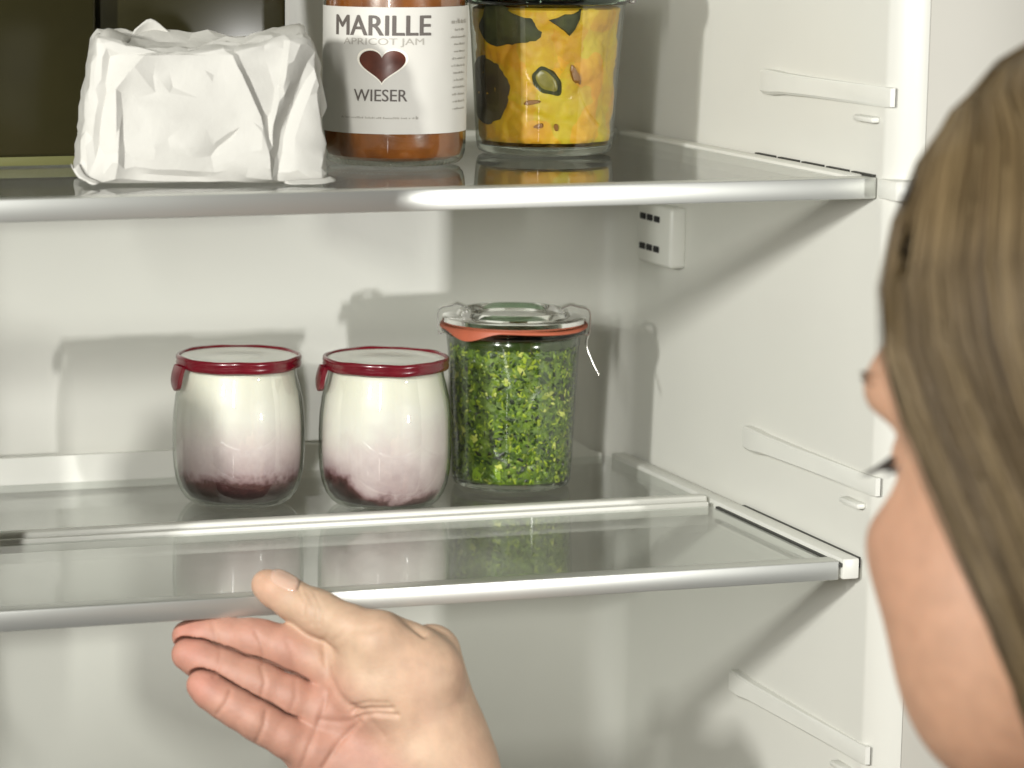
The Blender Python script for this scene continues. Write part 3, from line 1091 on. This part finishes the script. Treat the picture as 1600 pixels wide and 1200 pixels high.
class Field:
    def __init__(self, lo, hi, h):
        self.h = h
        self.lo = np.array(lo, float)
        n = np.ceil((np.array(hi, float) - self.lo) / h).astype(int) + 1
        ax = [np.float32(self.lo[i]) + np.arange(n[i], dtype=np.float32) * np.float32(h) for i in range(3)]
        self.X, self.Y, self.Z = np.meshgrid(*ax, indexing='ij', sparse=True)
        self.shape = tuple(n)

    def full(self):
        return np.full(self.shape, 1e3, np.float32)

    def cone(self, a, b, ra, rb):
        a = np.array(a, float)
        b = np.array(b, float)
        d = b - a
        L2 = float(d @ d)
        t = np.clip(((self.X - a[0]) * d[0] + (self.Y - a[1]) * d[1] + (self.Z - a[2]) * d[2]) / L2, 0, 1)
        return (np.sqrt((self.X - a[0] - t * d[0]) ** 2 + (self.Y - a[1] - t * d[1]) ** 2 + (self.Z - a[2] - t * d[2]) ** 2) - (ra + (rb - ra) * t)).astype(np.float32)

    def chain(self, pts, rad, k=3):
        o = None
        for i in range(len(pts) - 1):
            q = self.cone(pts[i], pts[i + 1], rad[i], rad[i + 1])
            o = q if o is None else smin(o, q, k)
        return o

    def ell(self, c, r, M=None):
        x, y, z = self.X - c[0], self.Y - c[1], self.Z - c[2]
        if M is not None:
            x, y, z = (M[0][0] * x + M[0][1] * y + M[0][2] * z, M[1][0] * x + M[1][1] * y + M[1][2] * z, M[2][0] * x + M[2][1] * y + M[2][2] * z)
        k0 = np.sqrt((x / r[0]) ** 2 + (y / r[1]) ** 2 + (z / r[2]) ** 2)
        k1 = np.sqrt((x / r[0] ** 2) ** 2 + (y / r[1] ** 2) ** 2 + (z / r[2] ** 2) ** 2)
        return (k0 * (k0 - 1) / np.maximum(k1, 1e-6)).astype(np.float32)


def smin(a, b, k):
    h = np.maximum(k - np.abs(a - b), 0) / k
    return np.minimum(a, b) - h * h * (k / 4)


def smax(a, b, k):
    return -smin(-a, -b, k)


# camera-aligned millimetre frame for posing the hand (x right, y up, z towards the viewer); mapped to the place afterwards
def cam_mm_to_world(V):
    V = np.asarray(V, float) / 1000
    c = np.stack([V[:, 0], -V[:, 1], -V[:, 2]], 1)
    return CAM + c @ RW


def world_to_cam_mm(P):
    c = (np.asarray(P, float) - CAM) @ RW.T
    return np.stack([c[:, 0], -c[:, 1], -c[:, 2]], 1) * 1000


HD = 1255.0


def hp_(px, py, w_):
    d = HD - w_
    return np.array([(px - PPX) / F_PX * d, -(py - PPY) / F_PX * d, -d])


def mm_to_px(V):
    d = -V[:, 2]
    return np.stack([V[:, 0] / d * F_PX + PPX, -V[:, 1] / d * F_PX + PPY], 1)


HV = np.stack([hp_(250, 870, 45), hp_(250, 1290, 45), hp_(810, 870, 45), hp_(810, 1290, 45), hp_(250, 870, -48), hp_(810, 1290, -48)])
fh = Field(HV.min(0), HV.max(0), .62)


def digit(spec):
    pts = [hp_(*s[:3]) for s in spec]
    return fh.chain(pts, [s[3] for s in spec], 2.2)


palm = fh.cone(hp_(530, 1062, 5), hp_(665, 1110, 4), 9.5, 15)
for a, b, ra, rb in (((512, 1115, 7), (660, 1150, 3), 10, 15), ((492, 1172, 10), (660, 1190, 2), 10, 16), ((486, 1225, 6), (650, 1230, 0), 10, 16)):
    palm = smin(palm, fh.cone(hp_(*a), hp_(*b), ra, rb), 7)
palm = smin(palm, fh.ell(hp_(618, 1066, 15), (26.5, 25, 18)), 9)                      # thenar
palm = smin(palm, fh.cone(hp_(674, 1021, -2), hp_(690, 1180, 4), 12.4, 20), 6)         # wrist joint
palm = smin(palm, fh.cone(hp_(668, 1180, 6), hp_(720, 1300, 8), 24, 25), 12)           # wrist
palm = smin(palm, fh.cone(hp_(560, 1215, 4), hp_(650, 1260, 4), 18, 22), 12)           # heel of the palm
thumb = digit([(417, 914, -4, 6.6), (430, 921, -2, 7.6), (455, 936, 2, 8.2), (487, 951, 7, 8.5), (500, 958, 9, 9.0), (548, 982, 16, 9.6), (590, 1003, 20, 13.0), (665, 1052, 12, 15.5)])
palm = smin(palm, thumb, 5)
index = digit([(293, 994, -8, 6.6), (312, 993, -7, 7.6), (332, 993, -6, 7.8), (352, 995, -5, 8.2), (392, 999, -1, 8.6), (410, 1002, 0, 8.7), (450, 1013, 2, 9.2), (500, 1034, 4, 9.8), (560, 1060, 5, 10)])
middle = digit([(293, 1023, -3, 6.8), (312, 1030, -2, 7.9), (336, 1040, 0, 8.1), (358, 1049, 2, 8.4), (394, 1063, 5, 8.6), (414, 1071, 6, 8.6), (455, 1090, 7, 9.0), (500, 1110, 7, 9.2), (560, 1130, 6, 9.5)])
ringf = digit([(315, 1071, 5, 6.4), (328, 1080, 6, 7.4), (350, 1095, 8, 7.6), (372, 1108, 9, 8.0), (400, 1125, 11, 8.2), (418, 1135, 11, 8.2), (450, 1153, 11, 8.6), (490, 1172, 10, 9.0), (550, 1185, 7, 10)])
little = digit([(415, 1128, -18, 6.0), (430, 1140, -18, 6.9), (455, 1162, -14, 7.2), (480, 1192, -6, 7.4), (500, 1228, 4, 8.6), (560, 1235, 4, 9)])
GAP = 1.25                                   # the fingers press together but stay apart
index = np.maximum(index, GAP - middle)
middle = np.maximum(middle, GAP - ringf)
little = np.maximum(little, GAP - ringf)
D = smin(palm, index, 4)
D = np.minimum(D, smin(palm, middle, 4))
D = np.minimum(D, smin(palm, ringf, 4))
D = np.minimum(D, smin(palm, little, 4))
hv_, hf_ = surface_nets(D, fh.lo, fh.h)
del D, palm, thumb, index, middle, ringf, little


def mesh_normals(V, Fq):
    a, b, c, d = (V[Fq[:, i]] for i in range(4))
    n = np.cross(c - a, d - b)
    N = np.zeros_like(V)
    for i in range(4):
        np.add.at(N, Fq[:, i], n)
    return N / (np.linalg.norm(N, axis=1, keepdims=True) + 1e-12)


def relax(V, Fq, it, lam=.5):
    for _ in range(it):
        S = np.zeros_like(V)
        c = np.zeros(len(V))
        for i in range(4):
            j = (i + 1) % 4
            np.add.at(S, Fq[:, i], V[Fq[:, j]])
            np.add.at(S, Fq[:, j], V[Fq[:, i]])
            np.add.at(c, Fq[:, i], 1)
            np.add.at(c, Fq[:, j], 1)
        V = V + lam * (S / np.maximum(c, 1)[:, None] - V)
    return V


hv_ = relax(hv_, hf_, 2)
hn = mesh_normals(hv_, hf_)
hpx = mm_to_px(hv_)


def poly_dist(P, pts):
    best = np.full(len(P), 1e9)
    for a, b in zip(pts[:-1], pts[1:]):
        a = np.array(a, float)
        b = np.array(b, float)
        d = b - a
        t = np.clip(((P - a) @ d) / (d @ d), 0, 1)
        best = np.minimum(best, np.hypot(*(P - a - t[:, None] * d).T))
    return best


# skin creases of palm, finger joints and thumb (mm deep, px wide)
CREASES = [
    ([(506, 1000), (508, 1030), (516, 1060), (530, 1088), (552, 1108)], .9, 6),
    ([(552, 1112), (580, 1108), (612, 1108)], 1.5, 5), ([(556, 1122), (585, 1116), (620, 1118)], 1.1, 4), ([(548, 1104), (575, 1098), (606, 1099)], .7, 4),
    ([(556, 1108), (580, 1128), (600, 1150)], .5, 6),
    ([(500, 1125), (530, 1128), (560, 1126)], .5, 5), ([(560, 1130), (530, 1160), (505, 1200)], .9, 5), ([(512, 1080), (505, 1110), (490, 1150), (470, 1200)], .7, 5),
    ([(400, 988), (410, 1010), (412, 1035)], .5, 4), ([(332, 975), (338, 995), (342, 1010)], .4, 4),
    ([(408, 1042), (414, 1066), (408, 1090)], .5, 4), ([(345, 1020), (342, 1040), (334, 1058)], .4, 4),
    ([(416, 1112), (412, 1135), (400, 1160)], .55, 4), ([(360, 1080), (354, 1098), (340, 1115)], .5, 4),
    ([(450, 1005), (458, 1025), (460, 1050)], .3, 5), ([(462, 1065), (462, 1090), (452, 1115)], .3, 5),
    ([(478, 925), (490, 945), (488, 975)], .45, 4), ([(466, 918), (476, 940), (474, 965)], .35, 3), ([(492, 928), (502, 950), (500, 975)], .35, 3),
    ([(520, 1003), (545, 985), (575, 985), (600, 978)], .35, 6),
    ([(622, 955), (640, 972), (664, 990)], 2.2, 6), ([(632, 955), (652, 972), (668, 982)], .5, 4),
]
for pts, dep, wd in CREASES:
    d = poly_dist(hpx, pts)
    g = np.exp(-(d / wd) ** 2) * np.clip(hn[:, 2] * 1.6, 0, 1)
    hv_ = hv_ - hn * (dep * g)[:, None]

# skin colour: rosy finger pads and palm, paler thenar, thumb and wrist
def sstep(a, b, x):
    t = np.clip((x - a) / (b - a), 0, 1)
    return t * t * (3 - 2 * t)


pale = np.array([.56, .390, .268])
rosy = np.array([.49, .255, .185])
line = (hpx[:, 0] - 505) * .72 - (hpx[:, 1] - 1040) * .55        # fingers lie left of the thenar edge
kf = 1 - sstep(-30, 44, line)
under = sstep(1000, 960, 985 + 0 * hpx[:, 1])
# thumb keeps the pale tone
dth = poly_dist(hpx, [(415, 912), (500, 958), (560, 985), (600, 1000)])
kf = kf * sstep(30, 46, dth)
nzv = np.array([noise.noise(Vector(p) * .09) for p in hv_])
kf = np.clip(kf + .18 * nzv, 0, 1)
kb = np.clip(.25 + .55 * np.array([noise.noise(Vector(p) * .05 + Vector((9, 2, 4))) for p in hv_]), 0, .6)[:, None]
hc = (pale * (1 - kb) + np.array([.52, .325, .225]) * kb) * (1 - kf)[:, None] + rosy * kf[:, None]
tipd = np.min([np.hypot(hpx[:, 0] - a, hpx[:, 1] - b_) for a, b_ in ((290, 990), (290, 1022), (312, 1070))], axis=0)
kt = np.exp(-(tipd / 34) ** 2)[:, None] * .5
hc = hc * (1 - kt) + np.array([.52, .21, .16]) * kt
kth = np.exp(-(np.hypot(hpx[:, 0] - 420, hpx[:, 1] - 915) / 40) ** 2)[:, None] * .35
hc = hc * (1 - kth) + np.array([.64, .33, .23]) * kth
hand_world = cam_mm_to_world(hv_)

# ---- head and upper body, in head axes (x forward, y to her left, z up), mm
HEAD_POS = np.array([-0.0966, -0.3975, 0.1335])
HEAD_YAW = math.radians(16)          # heading left of the fridge's depth direction
HEAD_PITCH = math.radians(14)        # looking down
fwd = np.array([-math.sin(HEAD_YAW), math.cos(HEAD_YAW), 0.0])
lft = np.array([-math.cos(HEAD_YAW), -math.sin(HEAD_YAW), 0.0])
upv = np.array([0.0, 0.0, 1.0])
hf = fwd * math.cos(HEAD_PITCH) - upv * math.sin(HEAD_PITCH)
hu = upv * math.cos(HEAD_PITCH) + fwd * math.sin(HEAD_PITCH)


def head_to_world(V):
    V = np.asarray(V, float) / 1000
    return HEAD_POS + V[:, :1] * hf + V[:, 1:2] * lft + V[:, 2:3] * hu


def world_to_head(P):
    d = np.asarray(P, float) - HEAD_POS
    return np.stack([d @ hf, d @ lft, d @ hu], 1) * 1000


f1 = Field((-115, -90, -175), (125, 90, 125), 2.0)
S1 = f1.ell((-7, 0, 26), (86, 71, 87))
S1 = smin(S1, f1.ell((36, 0, -30), (52, 57, 82)), 24)
for s in (-1, 1):
    S1 = smin(S1, f1.cone((0, s * 50, -64), (66, s * 10, -106), 16, 14), 24)
    S1 = smin(S1, f1.ell((58, s * 36, -30), (26, 24, 24)), 20)                 # cheek
    S1 = smin(S1, f1.ell((43, s * 44, -68), (28, 22, 33)), 22)
    S1 = smin(S1, f1.cone((79, s * 12, 22), (65, s * 43, 21), 8, 8), 20)        # brow
S1 = smin(S1, f1.ell((74, 0, -98), (17, 18, 15)), 14)
S1 = smin(S1, f1.cone((84, 0, 12), (106, 0, -32), 6.5, 9.5), 8)
S1 = smin(S1, f1.cone((96, -7, -36), (96, 7, -36), 7, 7), 6)
for s in (-1, 1):
    S1 = smax(S1, -f1.ell((92, s * 31, 2), (18, 19, 11)), 9)
    S1 = smax(S1, -f1.ell((79, s * 50, -1), (18, 15, 12)), 12)
    S1 = smin(S1, f1.ell((67, s * 29, -1), (13, 14, 11.5)), 5)                   # closed-over eye bulge and lids
S1 = smin(S1, f1.cone((90, -15, -62), (90, 15, -62), 5, 5), 5)
S1 = smin(S1, f1.cone((88, -13, -71), (88, 13, -71), 5.5, 5.5), 4)
S1 = smin(S1, f1.cone((-22, 0, -50), (-52, 0, -190), 52, 54), 26)


def face_x(y, z):
    """how far forward the skin lies at a place of the face"""
    j, k = int(round((y - f1.lo[1]) / f1.h)), int(round((z - f1.lo[2]) / f1.h))
    ins = np.nonzero(S1[:, j, k] < 0)[0]
    return f1.lo[0] + ins.max() * f1.h if len(ins) else 70.0


V1, Q1 = surface_nets(S1, f1.lo, f1.h)
V1 = relax(V1, Q1, 2)
head_world = head_to_world(V1)
hp1 = V1.copy()

# shoulders and right arm (below the picture), in world millimetres
neck_base = head_to_world(np.array([[-45, 0, -165]]))[0]
body_c = neck_base + np.array([0, 0, -.055]) - fwd * .012
sh_r = body_c - lft * .150 + np.array([0, 0, -.015]) + fwd * .02
sh_l = body_c + lft * .150 + np.array([0, 0, -.015])
wrist = cam_mm_to_world(np.array([hp_(712, 1282, 8)]))[0]
wr_in = cam_mm_to_world(np.array([hp_(690, 1232, 7)]))[0]
elbow = wrist + np.array([.150, -.060, -.165])
pts = np.stack([neck_base, sh_r, sh_l, wrist, elbow]) * 1000
f2 = Field(pts.min(0) - 110, pts.max(0) + np.array([110, 110, 60]), 4.0)
W = lambda p: np.array(p) * 1000
S2 = f2.cone(W(neck_base + np.array([0, 0, .02])), W(body_c), 54, 60)
S2 = smin(S2, f2.cone(W(sh_r), W(sh_l), 50, 50), 40)
S2 = smin(S2, f2.cone(W(body_c + np.array([0, 0, -.06])), W(body_c + np.array([0, 0, -.30])), 105, 95), 40)
S2 = smin(S2, f2.cone(W(sh_r), W(elbow), 46, 36), 20)
S2 = smin(S2, f2.cone(W(elbow), W(wr_in), 36, 23), 14)
V2, Q2 = surface_nets(S2, f2.lo, f2.h)
V2 = V2 / 1000
off1 = len(hand_world)
off2 = off1 + len(head_world)
allv = np.concatenate([hand_world, head_world, V2])
allf = np.concatenate([hf_, Q1 + off1, Q2 + off2])
me = bpy.data.meshes.new('person')
me.vertices.add(len(allv))
org = body_c * 1.0
me.vertices.foreach_set('co', (allv - org).astype(np.float32).ravel())
me.loops.add(len(allf) * 4)
me.loops.foreach_set('vertex_index', allf.astype(np.int32).ravel())
me.polygons.add(len(allf))
me.polygons.foreach_set('loop_start', np.arange(len(allf), dtype=np.int32) * 4)
me.update(calc_edges=True)
me.validate()
person = link_mesh('person', me, M_SKIN, None, True, 180)
person.location = org
tag(person, 'person with shoulder-length brown hair leaning in, right hand gripping the lower shelf edge', 'person')
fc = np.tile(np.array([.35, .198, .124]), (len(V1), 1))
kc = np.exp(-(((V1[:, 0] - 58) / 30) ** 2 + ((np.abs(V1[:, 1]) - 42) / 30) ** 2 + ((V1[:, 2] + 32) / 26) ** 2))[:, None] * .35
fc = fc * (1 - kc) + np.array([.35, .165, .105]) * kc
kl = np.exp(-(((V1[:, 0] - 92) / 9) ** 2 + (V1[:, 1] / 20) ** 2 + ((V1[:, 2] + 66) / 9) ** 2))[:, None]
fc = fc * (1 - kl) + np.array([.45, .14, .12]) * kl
bc = np.tile(np.array([.62, .37, .235]), (len(V2), 1))
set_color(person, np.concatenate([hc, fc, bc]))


def child_world(name, v, f, m, parent=person, smooth=True, angle=60):
    v = np.asarray(v, float) - org
    return from_py(name, v, f, m, parent, smooth, angle)


# thumb nail: curved plate laid on the thumb's end
def surf_at(px, py):
    """front skin point of the hand mesh nearest to a picture place"""
    d = np.hypot(hpx[:, 0] - px, hpx[:, 1] - py) - (hn[:, 2] > .05) * 0 + (hn[:, 2] <= .05) * 50
    i = np.argsort(d)[:6]
    return hv_[i].mean(0), hn[i].mean(0)


v, f = [], []
ax0, ax1 = np.array([424., 897.]), np.array([466., 918.])
dx = (ax1 - ax0) / np.linalg.norm(ax1 - ax0)
px90 = np.array([-dx[1], dx[0]])
NU, NW = 9, 9
for i in range(NU):
    u = i / (NU - 1)
    for j in range(NW):
        s = j / (NW - 1) * 2 - 1
        half = 13.5 * (1 - .35 * max(0, (.35 - u) / .35) ** 2) * (1 - .25 * max(0, (u - .6) / .4) ** 2)
        bow = 5 * (s * s)
        q = ax0 + (ax1 - ax0) * u + dx * (bow * (.5 - u)) + px90 * (s * half - 1.0)
        P_, N_ = surf_at(q[0], q[1])
        tgt = np.array([(q[0] - PPX) / F_PX * -P_[2], -(q[1] - PPY) / F_PX * -P_[2], P_[2]])
        e_ = .42 * (1 - .75 * abs(s) ** 3) * (1 - .9 * max(0, (u - .85) / .15))
        v.append(P_ * .35 + tgt * .65 + N_ * e_)
V3 = np.array(v).reshape(NU, NW, 3)
for _ in range(2):                                           # even out the plate
    Vp = V3.copy()
    V3[1:-1, 1:-1] = (Vp[:-2, 1:-1] + Vp[2:, 1:-1] + Vp[1:-1, :-2] + Vp[1:-1, 2:] + 2 * Vp[1:-1, 1:-1]) / 6
v = V3.reshape(-1, 3)
for i in range(NU - 1):
    for j in range(NW - 1):
        f.append((i * NW + j, i * NW + j + 1, (i + 1) * NW + j + 1, (i + 1) * NW + j))
nail = child_world('thumb_nail', cam_mm_to_world(v), f, M_NAIL)
md = nail.modifiers.new('thickness', 'SOLIDIFY')
md.thickness = .0005
md.offset = 0


def strands(paths, r0, cols=None, sides=3):
    """tapered strands: each path an (n,3) array in metres"""
    v, f, c = [], [], []
    for pi, P in enumerate(paths):
        P = np.asarray(P)
        n = len(P)
        T = np.gradient(P, axis=0)
        T /= np.linalg.norm(T, axis=1, keepdims=True) + 1e-12
        ref = np.array([.31, .2, .93]) if abs(T[0][2]) < .9 else np.array([1., 0, 0])
        A = np.cross(T, ref)
        A /= np.linalg.norm(A, axis=1, keepdims=True) + 1e-12
        B = np.cross(T, A)
        rr = r0 * (1 - .75 * (np.linspace(0, 1, n) ** 3))
        i0 = len(v)
        for i in range(n):
            for k in range(sides):
                a = 2 * math.pi * k / sides
                v.append(P[i] + (A[i] * math.cos(a) + B[i] * math.sin(a)) * rr[i])
                if cols is not None:
                    c.append(cols[pi])
        for i in range(n - 1):
            for k in range(sides):
                k2 = (k + 1) % sides
                f.append((i0 + i * sides + k, i0 + i * sides + k2, i0 + (i + 1) * sides + k2, i0 + (i + 1) * sides + k))
    return v, f, c


def to_h(P):
    return head_to_world(np.asarray(P, float))


for s, nm in ((1, 'eyelashes'), (-1, 'eyelashes')):
    ps = []
    for k in range(44):
        u = k / 43
        y0 = 20 + 25 * u
        x0 = face_x(s * y0, -1) - 1.0
        L = 10.5 + 2 * math.sin(u * 3.1)
        base = np.array([x0, s * y0, -1.0 + 1.5 * math.sin(u * 3.1)])
        dr = np.array([1.0, s * (u - .45) * .9, 0])
        dr /= np.linalg.norm(dr)
        ps.append(to_h([base + dr * (L * t) + np.array([0, 0, -6.5 * t + 2.0 * t * t]) for t in np.linspace(0, 1, 7)]))
    v, f, _ = strands(ps, .00058)
    child_world(nm, v, f, M_LASH)
for s in (-1, 1):
    ps = []
    for k in range(150):
        u = rng.uniform(0, 1)
        y0 = 24 + 26 * u
        z0 = 21 + 4 * math.sin(u * 2.6) + rng.uniform(-3, 3) * (1 - .5 * u)
        x0 = face_x(s * (y0 + 4), z0) - 3.2
        ps.append(to_h([np.array([x0 + 1.2 * math.sin(t * 3), s * (y0 + 8 * t), z0 + 2.0 * t]) for t in np.linspace(0, 1, 4)]))
    v, f, _ = strands(ps, .00022)
    child_world('eyebrow', v, f, M_BROWHAIR)

# hair: an underlayer and several thousand strands combed from the parting down and back
HC = np.array([-13., 0, 27.])
HRAD = np.array([93., 78., 97.])


def hair_point(phi, th, grow):
    """phi: angle round the head from the face (rad, + to her left); th: angle down from the crown"""
    r_ = HRAD + grow
    if th <= math.pi / 2:
        return HC + r_ * np.array([math.sin(th) * math.cos(phi), math.sin(th) * math.sin(phi), math.cos(th)])
    d = (th - math.pi / 2) * 100
    k = 1 - .0011 * d - .000004 * d * d
    return HC + np.array([r_[0] * math.cos(phi) * k, r_[1] * math.sin(phi) * k, -d])


def hair_path(phi0, side, grow, seed, n=17, end=2.95):
    out = []
    r2 = random.Random(seed)
    w1, w2 = r2.uniform(0, 6.28), r2.uniform(.6, 1.5)
    am = r2.uniform(.2, 1.6)
    for i in range(n):
        t = i / (n - 1)
        th = .10 + (end - .10) * t
        # front hair swings back as it falls
        sw = (1 - min(1, phi0 / 2.2)) * .80 * sstep_s(.40, .90, t)
        phi = side * max(.03, phi0 + sw - .78 * (1 - sstep_s(.02, .34, t)))
        p = hair_point(phi, th, grow * (.35 + .65 * min(1, t * 2.2)))
        p = p + np.array([am * math.sin(w1 + w2 * 6 * t), am * math.cos(w1 * 1.3 + w2 * 5 * t), 0]) * (.3 + t)
        out.append(p)
    return out


def sstep_s(a, b, x):
    t = max(0., min(1., (x - a) / (b - a)))
    return t * t * (3 - 2 * t)


paths, cols = [], []
base_cols = [np.array([.125, .086, .042]), np.array([.20, .142, .070]), np.array([.070, .046, .022]), np.array([.27, .20, .105])]
for side in (1, -1):
    for k in range(8200 if side == 1 else 2600):
        phi0 = .82 + (math.pi - .82) * rng.uniform(0, 1)
        clump = noise.noise(Vector((phi0 * 5.5, side * 3.0, 1.7)))
        clump2 = noise.noise(Vector((phi0 * 16, side * 3.0, 7.7)))
        grow = rng.uniform(-2.8, 3.0) + .9 * clump2
        if rng.random() < .03:
            grow += rng.uniform(1.5, 4.5)
        paths.append(to_h(hair_path(phi0, side, grow, k * 2 + (side > 0), 15)))
        q = np.clip(.45 + .7 * clump + .3 * clump2 + rng.normal() * .34, 0, 1)
        cc = base_cols[2] * (1 - q) + base_cols[1] * q
        if rng.random() < .07:
            cc = base_cols[3]
        cols.append(cc * .86 * rng.uniform(.85, 1.15))
v, f, c = strands(paths, .00027, cols)
hair = child_world('hair', v, f, M_HAIR, angle=180)
set_color(hair, np.array(c))
hair['kind'] = 'stuff'
# underlayer
v, f = [], []
NP, NT = 70, 24
for i in range(NP + 1):
    u = i / NP * 2 - 1
    side = 1 if u >= 0 else -1
    phi0 = math.pi - abs(u) * (math.pi - .90)
    # walk from her left front over the back to her right front
    ph = (math.pi - .90) * u
    for j in range(NT + 1):
        t = j / NT
        th = .02 + 2.8 * t
        sw = (1 - min(1, phi0 / 2.2)) * .80 * sstep_s(.40, .90, t)
        p = hair_point(side * max(.03, phi0 + sw - .78 * (1 - sstep_s(.02, .34, t))), th, -3.2)
        v.append(p)
for i in range(NP):
    if i == NP // 2:
        pass
    for j in range(NT):
        f.append((i * (NT + 1) + j, i * (NT + 1) + j + 1, (i + 1) * (NT + 1) + j + 1, (i + 1) * (NT + 1) + j))
cap = from_py('hair_underlayer', to_h(v) - org, f, M_HAIRCAP, hair, True, 180)

# sleeveless top, below the picture: a second skin on the torso
f3 = Field((W(body_c) + np.array([-190, -190, -330])), (W(body_c) + np.array([190, 190, 10])), 5.0)
S3 = f3.cone(W(body_c + np.array([0, 0, -.06])), W(body_c + np.array([0, 0, -.30])), 111, 101)
S3 = smin(S3, f3.cone(W(sh_r + lft * .05), W(sh_l - lft * .05), 56, 56), 40)
S3 = np.maximum(S3, (f3.Z - (W(body_c)[2] - 20)) + 0 * S3)
V4, Q4 = surface_nets(S3, f3.lo, f3.h)
child_world('sleeveless_top', V4 / 1000, Q4, M_SHIRT, angle=180)

# tall lidded jar at the left end of the lower shelf (its shadow falls on the back wall in view)
tall = empty('storage_jar', (-.4120, .0400, .0004))
tag(tall, 'tall pale lidded storage jar at the left end of the lower shelf', 'jar')
lathe('jar_body', [(0, 0), (33, .3), (36, 2), (37, 6), (37, 90), (35, 100), (31, 106), (30, 110), (0, 110)], mat('pale_stoneware', (.62, .60, .52), .4, var=.08, var_scale=40), tall)
lathe('jar_lid', [(0, 132), (5, 132), (7, 129), (5.5, 125), (8, 122), (24, 118), (32, 113.5), (33, 110.5), (0, 110.5)], MATS['pale_stoneware'], tall)
